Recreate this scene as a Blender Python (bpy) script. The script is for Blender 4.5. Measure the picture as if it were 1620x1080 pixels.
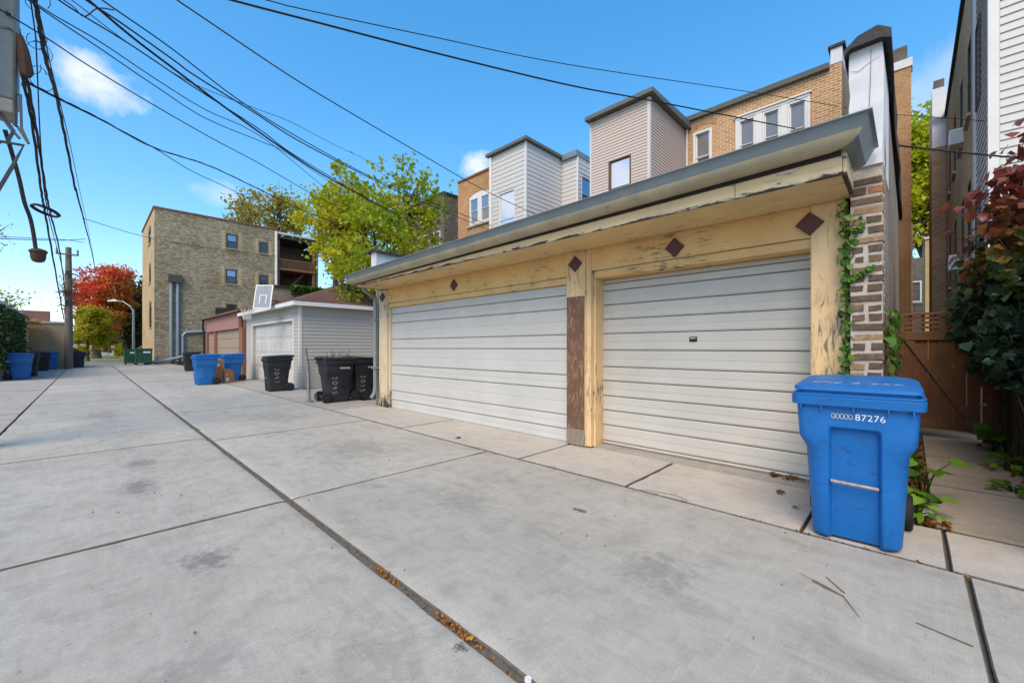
import bpy, math, random
import numpy as np
from mathutils import Vector, Matrix
R = math.radians
rnd = random.Random(7)
for o in list(bpy.data.objects):
    bpy.data.objects.remove(o)
sc = bpy.context.scene
col = sc.collection

# ---------------------------------------------------------------- camera
# +Y runs down the alley, +X points at the garages, the camera stands at x = y = 0
cam_d = bpy.data.cameras.new('camera')
cam_d.sensor_width = 36.0
cam_d.lens = 14.444
cam_d.shift_y = 10.0 / 1620.0
cam_d.clip_start = 0.05
cam_d.clip_end = 3000.0
cam = bpy.data.objects.new('camera', cam_d)
cam.location = (0, 0, 1.4)
cam.rotation_euler = (R(90), 0, R(-45.868))
col.objects.link(cam)
sc.camera = cam

# ---------------------------------------------------------------- sky and sun
SUN_EL, SUN_AZ = 50.0, 244.0          # azimuth clockwise from +Y
w = bpy.data.worlds.new('World')
sc.world = w
w.use_nodes = True
nt = w.node_tree
nt.nodes.clear()
def wn(t, **kw):
    n = nt.nodes.new(t)
    for k, v in kw.items():
        setattr(n, k, v)
    return n
sky = wn('ShaderNodeTexSky', sky_type='NISHITA', sun_disc=False)
sky.sun_elevation = R(SUN_EL)
sky.sun_rotation = R(SUN_AZ)
sky.air_density = 1.0
sky.dust_density = 0.6
sky.ozone_density = 3.0
tc = wn('ShaderNodeTexCoord')
nrm = wn('ShaderNodeVectorMath', operation='NORMALIZE')
nt.links.new(tc.outputs['Generated'], nrm.inputs[0])
noi = wn('ShaderNodeTexNoise')
noi.inputs['Scale'].default_value = 9.0
noi.inputs['Detail'].default_value = 7.0
noi.inputs['Roughness'].default_value = 0.55
nt.links.new(nrm.outputs[0], noi.inputs['Vector'])
# scattered small fair-weather clouds: (direction, width, flatness, density)
CLOUDS = [((0.012, 1.0, 0.448), 0.07, 1.6, 1.0), ((0.6556, 0.76, 0.443), 0.05, 1.5, 0.8),
          ((0.2357, 1.193, 0.369), 0.05, 2.2, 0.35), 
          ((1.403, -0.01, 0.569), 0.10, 1.2, 0.3), ((1.0, 0.62, 0.40), 0.06, 2.0, 0.5), ((-0.81, 0.455, 0.37), 0.17, 1.4, 0.9),
          ((-0.67, 0.67, 0.34), 0.13, 1.4, 0.9), ((-0.9, -0.7, 0.6), 0.14, 1.6, 0.9), ((-1.0, 0.9, 0.8), 0.16, 1.8, 0.8), ((0.1, -1.0, 0.5), 0.15, 1.8, 0.9)]
acc = None
def wmath(op, a, b=None, clamp=False):
    n = wn('ShaderNodeMath', operation=op, use_clamp=clamp)
    for i, v in enumerate((a, b)):
        if v is None:
            continue
        if isinstance(v, (int, float)):
            n.inputs[i].default_value = v
        else:
            nt.links.new(v, n.inputs[i])
    return n.outputs[0]
nz = wmath('SUBTRACT', noi.outputs['Fac'], 0.5)
for d, wd, flat, dens in CLOUDS:
    d = Vector(d).normalized()
    df = wn('ShaderNodeVectorMath', operation='SUBTRACT')
    nt.links.new(nrm.outputs[0], df.inputs[0])
    df.inputs[1].default_value = d
    ml = wn('ShaderNodeVectorMath', operation='MULTIPLY')
    nt.links.new(df.outputs[0], ml.inputs[0])
    ml.inputs[1].default_value = (1, 1, flat)
    ln = wn('ShaderNodeVectorMath', operation='LENGTH')
    nt.links.new(ml.outputs[0], ln.inputs[0])
    q = wmath('DIVIDE', ln.outputs['Value'], wd)
    q = wmath('SUBTRACT', 1.0, q)
    q = wmath('ADD', q, wmath('MULTIPLY', nz, 3.6))
    q = wmath('MULTIPLY', q, 1.15, True)
    q = wmath('MULTIPLY', q, dens)
    acc = q if acc is None else wmath('MAXIMUM', acc, q)
hs = wn('ShaderNodeHueSaturation')
hs.inputs['Saturation'].default_value = 1.36
hs.inputs['Hue'].default_value = 0.499
hs.inputs['Value'].default_value = 1.22
nt.links.new(sky.outputs[0], hs.inputs['Color'])
mx = wn('ShaderNodeMix', data_type='RGBA')
nt.links.new(wmath('MULTIPLY', acc, 0.9), mx.inputs['Factor'])
gm = wn('ShaderNodeGamma')
gm.inputs[1].default_value = 0.78
nt.links.new(hs.outputs[0], gm.inputs[0])
nt.links.new(gm.outputs[0], mx.inputs['A'])
mx.inputs['B'].default_value = (3.5, 3.45, 3.6, 1)
bg = wn('ShaderNodeBackground')
bg.inputs['Strength'].default_value = 0.15
nt.links.new(mx.outputs['Result'], bg.inputs['Color'])
ow = wn('ShaderNodeOutputWorld')
nt.links.new(bg.outputs[0], ow.inputs['Surface'])

sun_d = bpy.data.lights.new('sun', 'SUN')
sun_d.energy = 1.75
sun_d.angle = R(40)
sun_d.color = (1.0, 0.83, 0.60)
sun = bpy.data.objects.new('sun', sun_d)
az = R(SUN_AZ)
sdir = Vector((math.sin(az) * math.cos(R(SUN_EL)), math.cos(az) * math.cos(R(SUN_EL)), math.sin(R(SUN_EL))))
sun.rotation_euler = sdir.to_track_quat('Z', 'Y').to_euler()
sun.location = (0, 0, 60)
col.objects.link(sun)
vs = sc.view_settings
vs.view_transform = 'Standard'
vs.look = 'None'
vs.exposure = 1.16
vs.gamma = 1.0
vs.use_curve_mapping = False
sc.render.engine = 'CYCLES'

# ---------------------------------------------------------------- helpers
OFF = {}                                   # world offset of each parent

class MB:
    """collects boxes, prisms and tubes; build() links them as one mesh object"""
    def __init__(s):
        s.v, s.f = [], []
    def add(s, vs, fs):
        n = len(s.v)
        s.v += [tuple(p) for p in vs]
        s.f += [tuple(i + n for i in f) for f in fs]
        return s
    def box(s, x0, x1, y0, y1, z0, z1):
        if x0 > x1: x0, x1 = x1, x0
        if y0 > y1: y0, y1 = y1, y0
        if z0 > z1: z0, z1 = z1, z0
        return s.add([(x0, y0, z0), (x1, y0, z0), (x1, y1, z0), (x0, y1, z0), (x0, y0, z1), (x1, y0, z1), (x1, y1, z1), (x0, y1, z1)],
                     [(0, 3, 2, 1), (4, 5, 6, 7), (0, 1, 5, 4), (1, 2, 6, 5), (2, 3, 7, 6), (3, 0, 4, 7)])
    def prism(s, poly, vec):
        """poly: planar list of 3D points, extruded by vec"""
        n = len(poly)
        q = [tuple(a + b for a, b in zip(p, vec)) for p in poly]
        fs = [tuple(reversed(range(n))), tuple(range(n, 2 * n))]
        fs += [(i, (i + 1) % n, n + (i + 1) % n, n + i) for i in range(n)]
        return s.add(list(poly) + q, fs)
    def loft(s, rings, cap0=True, cap1=True):
        n = len(rings[0])
        fs = []
        for k in range(len(rings) - 1):
            for i in range(n):
                j = (i + 1) % n
                fs.append((k * n + i, k * n + j, (k + 1) * n + j, (k + 1) * n + i))
        if cap0: fs.append(tuple(reversed(range(n))))
        if cap1: fs.append(tuple(range((len(rings) - 1) * n, len(rings) * n)))
        return s.add([p for r in rings for p in r], fs)
    def tube(s, pts, r, n=6, closed=False):
        pts = [Vector(p) for p in pts]
        rr = r if isinstance(r, (list, tuple)) else [r] * len(pts)
        rings = []
        up = None
        for i, p in enumerate(pts):
            if closed:
                t = pts[(i + 1) % len(pts)] - pts[i - 1]
            else:
                t = pts[min(i + 1, len(pts) - 1)] - pts[max(i - 1, 0)]
            if t.length < 1e-9: t = Vector((0, 0, 1))
            t.normalize()
            if up is None:
                up = Vector((0, 0, 1)) if abs(t.z) < 0.9 else Vector((1, 0, 0))
            a = t.cross(up)
            if a.length < 1e-6:
                a = t.orthogonal()
            a.normalize()
            b = a.cross(t).normalized()
            up = b
            rings.append([p + (a * math.cos(q) + b * math.sin(q)) * rr[i] for q in [2 * math.pi * k / n for k in range(n)]])
        if closed:
            return s.loft(rings + [rings[0]], False, False)
        return s.loft(rings)
    def cyl(s, c, axis, r, h, n=16, r2=None):
        c, axis = Vector(c), Vector(axis).normalized()
        return s.tube([c - axis * h / 2, c + axis * h / 2], [r, r if r2 is None else r2], n)
    def build(s, name, mat, parent=None, local=False, bevel=0.0, smooth=False, seg=1):
        me = bpy.data.meshes.new(name)
        off = (0, 0, 0) if (local or parent is None) else OFF[parent.name]
        me.from_pydata([(a - off[0], b - off[1], c - off[2]) for a, b, c in s.v], [], s.f)
        me.update()
        me.materials.append(mat)
        if smooth:
            me.polygons.foreach_set('use_smooth', [True] * len(me.polygons))
            try:
                me.set_sharp_from_angle(angle=R(38))
            except Exception:
                pass
        o = bpy.data.objects.new(name, me)
        col.objects.link(o)
        if parent is not None:
            o.parent = parent
            OFF[o.name] = OFF.get(parent.name, (0, 0, 0)) if not local else (0, 0, 0)
        else:
            OFF[o.name] = (0, 0, 0)
        if bevel:
            m = o.modifiers.new('bevel', 'BEVEL')
            m.width = bevel
            m.segments = seg
            m.limit_method = 'ANGLE'
        return o

def tag(o, label=None, cat=None, group=None, kind=None):
    if label: o['label'] = label
    if cat: o['category'] = cat
    if group: o['group'] = group
    if kind: o['kind'] = kind
    return o

def thing(name, label, cat, loc=(0, 0, 0), rz=0.0, group=None):
    o = bpy.data.objects.new(name, None)
    o.empty_display_size = 0.1
    o.location = loc
    o.rotation_euler = (0, 0, rz)
    col.objects.link(o)
    OFF[o.name] = tuple(loc)
    return tag(o, label, cat, group)

def inst(name, me, parent, loc, scale=(1, 1, 1), rot=(0, 0, 0), local=False):
    """one more object on shared mesh data; loc in world unless local"""
    o = bpy.data.objects.new(name, me)
    col.objects.link(o)
    off = OFF.get(parent.name, (0, 0, 0)) if (parent is not None and not local) else (0, 0, 0)
    o.parent = parent
    o.location = (loc[0] - off[0], loc[1] - off[1], loc[2] - off[2])
    o.scale = scale
    o.rotation_euler = rot
    return o

def mesh_of(mb, name, mat, smooth=False):
    me = bpy.data.meshes.new(name)
    me.from_pydata(mb.v, [], mb.f)
    me.update()
    me.materials.append(mat)
    if smooth:
        me.polygons.foreach_set('use_smooth', [True] * len(me.polygons))
    return me

def copy_tree(o, parent=None):
    c = o.copy()
    col.objects.link(c)
    c.parent = parent
    OFF[c.name] = OFF.get(o.name, (0, 0, 0))
    for ch in list(o.children):
        copy_tree(ch, c)
    return c

# ---------------------------------------------------------------- materials
class G:
    def __init__(s, name):
        s.m = bpy.data.materials.new(name)
        s.m.use_nodes = True
        s.t = s.m.node_tree
        s.b = s.t.nodes['Principled BSDF']
        s.out = s.t.nodes['Material Output']
        s.p = s.n('ShaderNodeNewGeometry').outputs['Position']
    def n(s, typ, props=None, **ins):
        n = s.t.nodes.new(typ)
        for k, v in (props or {}).items():
            setattr(n, k, v)
        for k, v in ins.items():
            k = k.replace('_', ' ')
            i = n.inputs[int(k)] if k.isdigit() else n.inputs[k]
            s.set(i, v)
        return n
    def set(s, i, v):
        if isinstance(v, bpy.types.NodeSocket):
            s.t.links.new(v, i)
        elif isinstance(v, (tuple, list)) and i.type == 'RGBA' and len(v) == 3:
            i.default_value = (*v, 1)
        else:
            i.default_value = v
    def math(s, op, a, b=0.0, clamp=False):
        n = s.t.nodes.new('ShaderNodeMath')
        n.operation = op
        n.use_clamp = clamp
        s.set(n.inputs[0], a)
        s.set(n.inputs[1], b)
        return n.outputs[0]
    def scaled(s, v, sc_):
        return s.n('ShaderNodeVectorMath', {'operation': 'MULTIPLY'}, **{'0': v, '1': sc_}).outputs[0]
    def noise(s, scale, detail=4.0, rough=0.55, vec=None, dist=0.0):
        return s.n('ShaderNodeTexNoise', None, Vector=vec if vec is not None else s.p, Scale=scale, Detail=detail, Roughness=rough, Distortion=dist).outputs['Fac']
    def ramp(s, f, a, b):
        return s.n('ShaderNodeMapRange', {'clamp': True}, Value=f, **{'From_Min': a, 'From_Max': b}).outputs[0]
    def mix(s, f, a, b, mode='MIX'):
        n = s.t.nodes.new('ShaderNodeMix')
        n.data_type = 'RGBA'
        n.blend_type = mode
        s.set(n.inputs['Factor'], f)
        s.set(n.inputs['A'], a)
        s.set(n.inputs['B'], b)
        return n.outputs['Result']
    def bump(s, h, strength=0.3, dist=0.01):
        n = s.n('ShaderNodeBump', None, Height=h, Strength=strength, Distance=dist)
        s.t.links.new(n.outputs[0], s.b.inputs['Normal'])
    def done(s, color, rough=0.8, metal=0.0, spec=0.3):
        s.set(s.b.inputs['Base Color'], color)
        s.set(s.b.inputs['Roughness'], rough)
        s.set(s.b.inputs['Metallic'], metal)
        s.set(s.b.inputs['Specular IOR Level'], spec)
        return s.m

def plain(name, c, c2=None, scale=6.0, rough=0.7, metal=0.0, bump=0.0, bscale=40.0, spec=0.3, dirt=None, damt=0.0, stretch=(1, 1, 1)):
    g = G(name)
    c2 = c2 or tuple(x * 0.8 for x in c)
    v = g.scaled(g.p, stretch)
    f = g.noise(scale, 5, 0.6, v)
    cc = g.mix(g.ramp(f, 0.3, 0.7), c, c2)
    if dirt:
        d = g.ramp(g.noise(scale * 0.55, 8, 0.7, v, 0.4), 0.62 - damt * 0.25, 0.72)
        cc = g.mix(d, cc, dirt)
    if bump:
        g.bump(g.noise(bscale, 4, 0.6, v), bump, 0.01)
    return g.done(cc, rough, metal, spec)

def brick_mat(name, axis, c1, c2, mortar, bw=0.21, rh=0.075, ms=0.012, blot=None, bump=0.5):
    """brick courses on a wall whose horizontal runs along the given axis"""
    g = G(name)
    sep = g.n('ShaderNodeSeparateXYZ', None, Vector=g.p)
    if axis == 'both':
        u = g.math('ADD', sep.outputs['X'], sep.outputs['Y'])
    else:
        u = sep.outputs[axis]
    vec = g.n('ShaderNodeCombineXYZ', None, X=u, Y=sep.outputs['Z']).outputs[0]
    br = g.n('ShaderNodeTexBrick', {'offset': 0.5}, Vector=vec, Color1=c1, Color2=c2, Mortar=mortar, Scale=1.0)
    br.inputs['Mortar Size'].default_value = ms
    br.inputs['Mortar Smooth'].default_value = 0.3
    br.inputs['Bias'].default_value = -0.1
    br.inputs['Brick Width'].default_value = bw
    br.inputs['Row Height'].default_value = rh
    big = g.noise(0.55, 5, 0.6)
    cc = g.mix(g.ramp(big, 0.35, 0.7), br.outputs['Color'], g.mix(1.0, br.outputs['Color'], blot or (0.72, 0.72, 0.72), 'MULTIPLY'))
    cc = g.mix(0.35, cc, g.mix(1.0, cc, g.mix(g.noise(30, 3), (0.6, 0.6, 0.6), (1.4, 1.35, 1.3)), 'MULTIPLY'))
    h = g.math('ADD', g.math('MULTIPLY', g.math('SUBTRACT', 1.0, br.outputs['Fac']), 0.8), g.math('MULTIPLY', g.noise(60, 3), 0.35))
    g.bump(h, bump, 0.012)
    return g.done(cc, 0.9, 0, 0.15)

def concrete(name, base, warm, stains=(), broom=True, dark=0.75):
    g = G(name)
    oi = g.n('ShaderNodeObjectInfo').outputs['Random']
    big = g.noise(0.9, 6, 0.62, dist=0.3)
    mid = g.noise(5.0, 6, 0.65)
    fine = g.noise(140.0, 3, 0.6)
    cc = g.mix(g.ramp(big, 0.34, 0.68), base, warm)
    cc = g.mix(g.ramp(mid, 0.48, 0.76), cc, g.mix(1.0, cc, (dark, dark, dark * 0.99), 'MULTIPLY'))
    v = g.math('ADD', 0.93, g.math('MULTIPLY', oi, 0.12))
    cc = g.mix(1.0, cc, g.n('ShaderNodeCombineColor', None, Red=v, Green=v, Blue=v).outputs[0], 'MULTIPLY')
    sp = g.math('ADD', 0.70, g.math('MULTIPLY', fine, 0.60))
    cc = g.mix(1.0, cc, g.n('ShaderNodeCombineColor', None, Red=sp, Green=sp, Blue=sp).outputs[0], 'MULTIPLY')
    # scattered small spots of grime and a few pale scuffs
    spots = g.ramp(g.noise(11.0, 3, 0.5), 0.715, 0.75)
    cc = g.mix(g.math('MULTIPLY', spots, 0.55), cc, (0.09, 0.085, 0.075))
    smear = g.ramp(g.noise(2.3, 7, 0.72, g.scaled(g.p, (1.0, 0.32, 1.0)), 0.5), 0.55, 0.75)
    cc = g.mix(g.math('MULTIPLY', smear, 0.5), cc, (0.165, 0.155, 0.135))
    pale = g.ramp(g.noise(3.1, 7, 0.7, g.scaled(g.p, (0.35, 1.2, 1.0))), 0.6, 0.78)
    cc = g.mix(g.math('MULTIPLY', pale, 0.3), cc, (0.6, 0.6, 0.62))
    st1 = g.ramp(g.noise(7.0, 8, 0.75, g.scaled(g.p, (2.6, 0.5, 1.0)), 0.3), 0.4, 0.75)
    cc = g.mix(g.math('MULTIPLY', st1, 0.30), cc, (0.19, 0.18, 0.165))
    st2 = g.ramp(g.noise(9.0, 8, 0.78, g.scaled(g.p, (0.35, 2.2, 1.0))), 0.52, 0.7)
    cc = g.mix(g.math('MULTIPLY', st2, 0.22), cc, (0.56, 0.54, 0.52))
    xx = g.n('ShaderNodeSeparateXYZ', None, Vector=g.p).outputs['X']
    wob = g.math('MULTIPLY', g.math('SUBTRACT', g.noise(0.5, 3), 0.5), 0.7)
    for cx_ in (0.35, 2.15):
        d_ = g.math('ABSOLUTE', g.math('SUBTRACT', g.math('ADD', xx, wob), cx_))
        tr_ = g.math('MULTIPLY', g.ramp(d_, 0.34, 0.05), g.ramp(g.noise(4.5, 8, 0.75, g.scaled(g.p, (1.6, 0.4, 1.0))), 0.42, 0.68))
        cc = g.mix(g.math('MULTIPLY', tr_, 0.28 if broom else 0.0), cc, (0.17, 0.16, 0.145))
    fly = g.ramp(g.noise(38.0, 2, 0.5), 0.73, 0.76)
    cc = g.mix(g.math('MULTIPLY', fly, 0.7), cc, (0.07, 0.065, 0.06))
    rough = 0.86
    for (x, y, rx, ry, amt, c) in stains:
        dv = g.n('ShaderNodeVectorMath', {'operation': 'SUBTRACT'}, **{'0': g.p, '1': (x, y, 0)}).outputs[0]
        dv = g.scaled(dv, (1 / rx, 1 / ry, 0))
        ln = g.n('ShaderNodeVectorMath', {'operation': 'LENGTH'}, **{'0': dv}).outputs['Value']
        f = g.math('ADD', g.math('SUBTRACT', 1.0, ln), g.math('MULTIPLY', g.math('SUBTRACT', g.noise(5.0 / (rx + ry) + 3, 5, 0.65), 0.5), 2.6))
        f = g.math('MULTIPLY', g.ramp(f, 0.15, 0.75), amt)
        cc = g.mix(f, cc, c)
    h = g.math('ADD', g.math('MULTIPLY', fine, 0.5), g.math('MULTIPLY', g.noise(26, 4), 0.6))
    if broom:
        h = g.math('ADD', h, g.noise(90.0, 2, 0.5, g.scaled(g.p, (0.06, 1.6, 1.0))))
    g.bump(h, 0.32, 0.006)
    return g.done(cc, rough, 0, 0.25)

def leaf_mat(name, cols, trans=0.35, rough=0.5):
    """cols: colours blended by the per-leaf attribute tint"""
    g = G(name)
    at = g.n('ShaderNodeAttribute', {'attribute_name': 'tint'}).outputs['Fac']
    rp = g.n('ShaderNodeValToRGB', None, Fac=at)
    el = rp.color_ramp.elements
    while len(el) < len(cols):
        el.new(0.5)
    for i, c in enumerate(cols):
        el[i].position = i / max(1, len(cols) - 1)
        el[i].color = (*c, 1)
    c = g.mix(0.5, rp.outputs[0], g.mix(1.0, rp.outputs[0], g.mix(g.noise(25, 3), (0.6, 0.6, 0.6), (1.4, 1.4, 1.4)), 'MULTIPLY'))
    g.done(c, rough, 0, 0.3)
    tr = g.n('ShaderNodeBsdfTranslucent', None, Color=g.mix(1.0, c, (1.3, 1.3, 0.8), 'MULTIPLY'))
    ms = g.n('ShaderNodeMixShader', None, Fac=trans)
    g.t.links.new(g.b.outputs[0], ms.inputs[1])
    g.t.links.new(tr.outputs[0], ms.inputs[2])
    g.t.links.new(ms.outputs[0], g.out.inputs['Surface'])
    return g.m

def peel_mat(name, paint, paint2, wood, under, amount, zlow=0.0, zamt=0.0, stretch=(1, 6, 1.0), zr=0.9):
    """old paint flaking off boards; zlow/zamt: more worn near the wet ground"""
    g = G(name)
    v = g.scaled(g.p, stretch)
    c = g.mix(g.ramp(g.noise(2.2, 5, 0.6), 0.35, 0.7), paint, paint2)
    f = g.math('ADD', g.noise(5.5, 9, 0.68, v, 0.6), g.math('MULTIPLY', g.math('SUBTRACT', g.noise(1.1, 3, 0.5), 0.52), 0.42))
    th = 0.70 - amount
    if zamt:
        z = g.n('ShaderNodeSeparateXYZ', None, Vector=g.p).outputs['Z']
        f = g.math('ADD', f, g.math('MULTIPLY', g.ramp(z, zlow + zr, zlow), zamt))
    m1 = g.ramp(f, th, th + 0.02)
    m2 = g.ramp(f, th + 0.05, th + 0.08)
    wd = g.mix(g.noise(30, 4, 0.6, g.scaled(g.p, (6, 6, 0.4))), wood, tuple(x * 0.45 for x in wood))
    c = g.mix(m1, c, under)
    c = g.mix(m2, c, wd)
    c = g.mix(g.math('MULTIPLY', g.ramp(g.noise(1.3, 6, 0.7), 0.5, 0.8), 0.35), c, tuple(x * 0.5 for x in paint))
    h = g.math('ADD', g.math('MULTIPLY', m1, -0.8), g.math('MULTIPLY', g.noise(70, 3), 0.25))
    g.bump(h, 0.6, 0.004)
    return g.done(c, 0.75, 0, 0.25)

STAIN = (0.085, 0.08, 0.07)
OIL = (0.13, 0.125, 0.115)
st = [(2.95, 2.05, 0.05, 0.13, 0.95, STAIN), (1.02, 1.33, 0.05, 0.09, 0.9, STAIN), (1.22, 1.52, 0.05, 0.05, 0.9, STAIN),
      (2.5, 1.15, 0.3, 0.28, 0.42, OIL), (0.35, 5.6, 0.22, 0.45, 0.6, OIL), (0.45, 6.7, 0.22, 0.35, 0.55, OIL),
      (0.55, 3.35, 0.18, 0.25, 0.7, OIL), (0.9, 1.75, 0.35, 0.4, 0.28, OIL), (0.3, 2.2, 0.25, 0.3, 0.3, OIL),
      (2.4, 2.9, 0.35, 0.4, 0.3, OIL), (2.6, 5.6, 0.6, 0.9, 0.35, OIL), (2.7, 9.2, 0.5, 1.2, 0.3, OIL), (0.2, 12, 0.5, 1.5, 0.3, OIL)]
m_conc = concrete('alley_concrete', (0.415, 0.392, 0.345), (0.352, 0.332, 0.288), st)
m_apron = concrete('apron_concrete', (0.47, 0.435, 0.395), (0.41, 0.375, 0.33), broom=False, dark=0.84)
m_walk = concrete('walk_concrete', (0.42, 0.35, 0.275), (0.34, 0.28, 0.22), broom=False)
m_kerb = concrete('pad_concrete', (0.38, 0.347, 0.312), (0.33, 0.298, 0.265), broom=False)
m_dirt = plain('joint_dirt', (0.09, 0.078, 0.062), (0.16, 0.14, 0.115), 30, 0.95, bump=0.6, bscale=120)
m_soil = plain('soil', (0.11, 0.085, 0.06), (0.06, 0.048, 0.036), 4, 0.95, bump=0.6, bscale=30)
m_grass = plain('lawn_grass', (0.085, 0.14, 0.035), (0.17, 0.16, 0.05), 1.5, 0.95, bump=0.8, bscale=25, dirt=(0.26, 0.12, 0.04), damt=0.35)
m_asph = plain('street_asphalt', (0.19, 0.18, 0.165), (0.15, 0.145, 0.135), 3, 0.9, bump=0.3, bscale=80)
CREAM, CREAM2 = (0.72, 0.47, 0.205), (0.65, 0.41, 0.17)
WOOD, UNDER = (0.22, 0.15, 0.09), (0.42, 0.30, 0.17)
m_cream = peel_mat('cream_paint', CREAM, CREAM2, WOOD, UNDER, 0.08)
m_cream_h = peel_mat('cream_paint_boards', CREAM, CREAM2, (0.12, 0.085, 0.06), UNDER, 0.105, stretch=(1, 1.2, 6))
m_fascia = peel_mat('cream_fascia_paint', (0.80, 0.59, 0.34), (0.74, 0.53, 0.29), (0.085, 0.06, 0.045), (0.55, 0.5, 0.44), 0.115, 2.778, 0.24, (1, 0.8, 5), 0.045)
m_soffit = peel_mat('shaded_soffit_paint', (0.70, 0.50, 0.24), (0.63, 0.44, 0.20), (0.10, 0.07, 0.05), (0.48, 0.40, 0.3), 0.12, stretch=(4, 0.8, 1))  # darker, yellower than the fascia: eave shade is put into the colour
m_cream_v = peel_mat('cream_post_paint', (0.74, 0.52, 0.29), (0.68, 0.46, 0.23), (0.30, 0.22, 0.15), (0.60, 0.43, 0.25), 0.16, 0.0, 0.10, (5, 5, 0.8))
m_post_l = peel_mat('cream_corner_post_paint', (0.66, 0.53, 0.36), (0.58, 0.46, 0.30), (0.07, 0.055, 0.045), (0.42, 0.33, 0.23), 0.11, -0.05, 0.2, (5, 5, 0.8))
m_brownpost = peel_mat('brown_post_paint', (0.14, 0.075, 0.048), (0.17, 0.095, 0.062), (0.30, 0.18, 0.11), (0.36, 0.19, 0.11), 0.165, 0.05, 0.05, (4.5, 4.5, 1.2))
m_greywood = plain('bare_grey_wood', (0.30, 0.25, 0.2), (0.18, 0.14, 0.105), 9, 0.9, bump=0.5, stretch=(5, 5, 0.6))
m_diamond = plain('maroon_paint', (0.105, 0.038, 0.032), (0.085, 0.03, 0.027), 10, 0.55)
m_door = plain('white_door_enamel', (0.54, 0.52, 0.49), (0.485, 0.465, 0.435), 1.4, 0.5, dirt=(0.46, 0.43, 0.38), damt=0.15, bump=0.08, bscale=12)
m_door2 = plain('cream_white_door_enamel', (0.53, 0.50, 0.445), (0.475, 0.445, 0.395), 1.4, 0.5, dirt=(0.42, 0.385, 0.33), damt=0.2, bump=0.08, bscale=12)
m_groove = plain('door_groove_shadow_gap', (0.16, 0.15, 0.14), None, 5, 0.8)
m_gutter = plain('blue_grey_gutter_metal', (0.23, 0.27, 0.285), (0.19, 0.225, 0.24), 3, 0.42, 0.25, bump=0.1, bscale=5, dirt=(0.33, 0.31, 0.27), damt=0.1)
m_gutter_low = plain('stained_lit_gutter_metal', (0.50, 0.42, 0.27), (0.34, 0.30, 0.22), 3, 0.6, 0.0, bump=0.1, bscale=5)  # beige is stain plus light off the ground, both put into the colour
m_tar = plain('black_tar', (0.022, 0.021, 0.022), (0.04, 0.038, 0.038), 14, 0.6, bump=0.8, bscale=18)
m_whitewash = plain('white_painted_parging', (0.66, 0.66, 0.68), (0.58, 0.58, 0.60), 3, 0.7, bump=0.5, bscale=7, dirt=(0.36, 0.35, 0.34), damt=0.12, stretch=(1, 1, 0.35))
m_mortar = plain('pale_mortar', (0.52, 0.46, 0.39), (0.40, 0.355, 0.3), 12, 0.95, bump=0.9, bscale=60, dirt=(0.16, 0.14, 0.12), damt=0.15)
BR = [plain('brick_dark', (0.085, 0.058, 0.045), (0.15, 0.10, 0.07), 25, 0.9, bump=0.8, bscale=90),
      plain('brick_brown', (0.23, 0.135, 0.085), (0.10, 0.07, 0.055), 22, 0.9, bump=0.8, bscale=90),
      plain('brick_tan', (0.42, 0.27, 0.15), (0.2, 0.125, 0.085), 22, 0.9, bump=0.8, bscale=90),
      plain('brick_orange', (0.38, 0.19, 0.11), (0.18, 0.10, 0.07), 22, 0.9, bump=0.8, bscale=90)]
m_sidewall = brick_mat('weathered_side_brick', 'X', (0.22, 0.175, 0.14), (0.31, 0.25, 0.20), (0.42, 0.37, 0.32), blot=(0.65, 0.62, 0.6), bump=0.9)
m_tanbrick_y = brick_mat('buff_brick_facing_alley', 'Y', (0.52, 0.30, 0.14), (0.36, 0.205, 0.10), (0.68, 0.52, 0.35), bw=0.22, rh=0.085, ms=0.014, blot=(0.84, 0.8, 0.78))
m_tanbrick_x = brick_mat('buff_brick_side', 'X', (0.36, 0.26, 0.17), (0.26, 0.19, 0.125), (0.42, 0.36, 0.28))
m_orangebrick = brick_mat('orange_brick', 'Y', (0.50, 0.27, 0.125), (0.38, 0.19, 0.085), (0.50, 0.35, 0.21), bw=0.24, rh=0.095, ms=0.012)
def dash_brick(name, cols, blot):
    g = G(name)
    a = g.noise(1.0, 3, 0.6, g.scaled(g.p, (2.6, 2.6, 8.5)))
    b = g.noise(1.0, 2, 0.6, g.scaled(g.p, (3.7, 3.7, 7.7)))
    c = g.mix(g.ramp(a, 0.42, 0.58), cols[0], cols[1])
    c = g.mix(g.ramp(b, 0.54, 0.66), c, cols[2])
    c = g.mix(g.ramp(g.noise(0.35, 5, 0.65), 0.4, 0.68), c, g.mix(1.0, c, blot, 'MULTIPLY'))
    g.bump(a, 0.3, 0.02)
    return g.done(c, 0.95, 0, 0.1)
m_greybrick_x = dash_brick('grey_yellow_brick_side', [(0.36, 0.30, 0.195), (0.215, 0.18, 0.125), (0.46, 0.39, 0.265)], (0.72, 0.70, 0.66))
m_darkbrick = dash_brick('dark_block_brick', [(0.19, 0.15, 0.115), (0.13, 0.105, 0.08), (0.24, 0.19, 0.145)], (0.7, 0.7, 0.7))
m_greybrick_y = brick_mat('yellow_brick_face', 'Y', (0.58, 0.43, 0.235), (0.50, 0.36, 0.19), (0.52, 0.40, 0.25), bw=0.24, rh=0.085, ms=0.01)
m_passbrick = brick_mat('passage_brick', 'X', (0.56, 0.37, 0.19), (0.34, 0.22, 0.125), (0.56, 0.43, 0.28), bw=0.24, rh=0.09, ms=0.016, bump=0.7)
m_stackbrick = brick_mat('chimney_stack_brick', 'Y', (0.50, 0.29, 0.16), (0.32, 0.19, 0.115), (0.48, 0.37, 0.27), bw=0.24, rh=0.1, ms=0.016)
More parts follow.
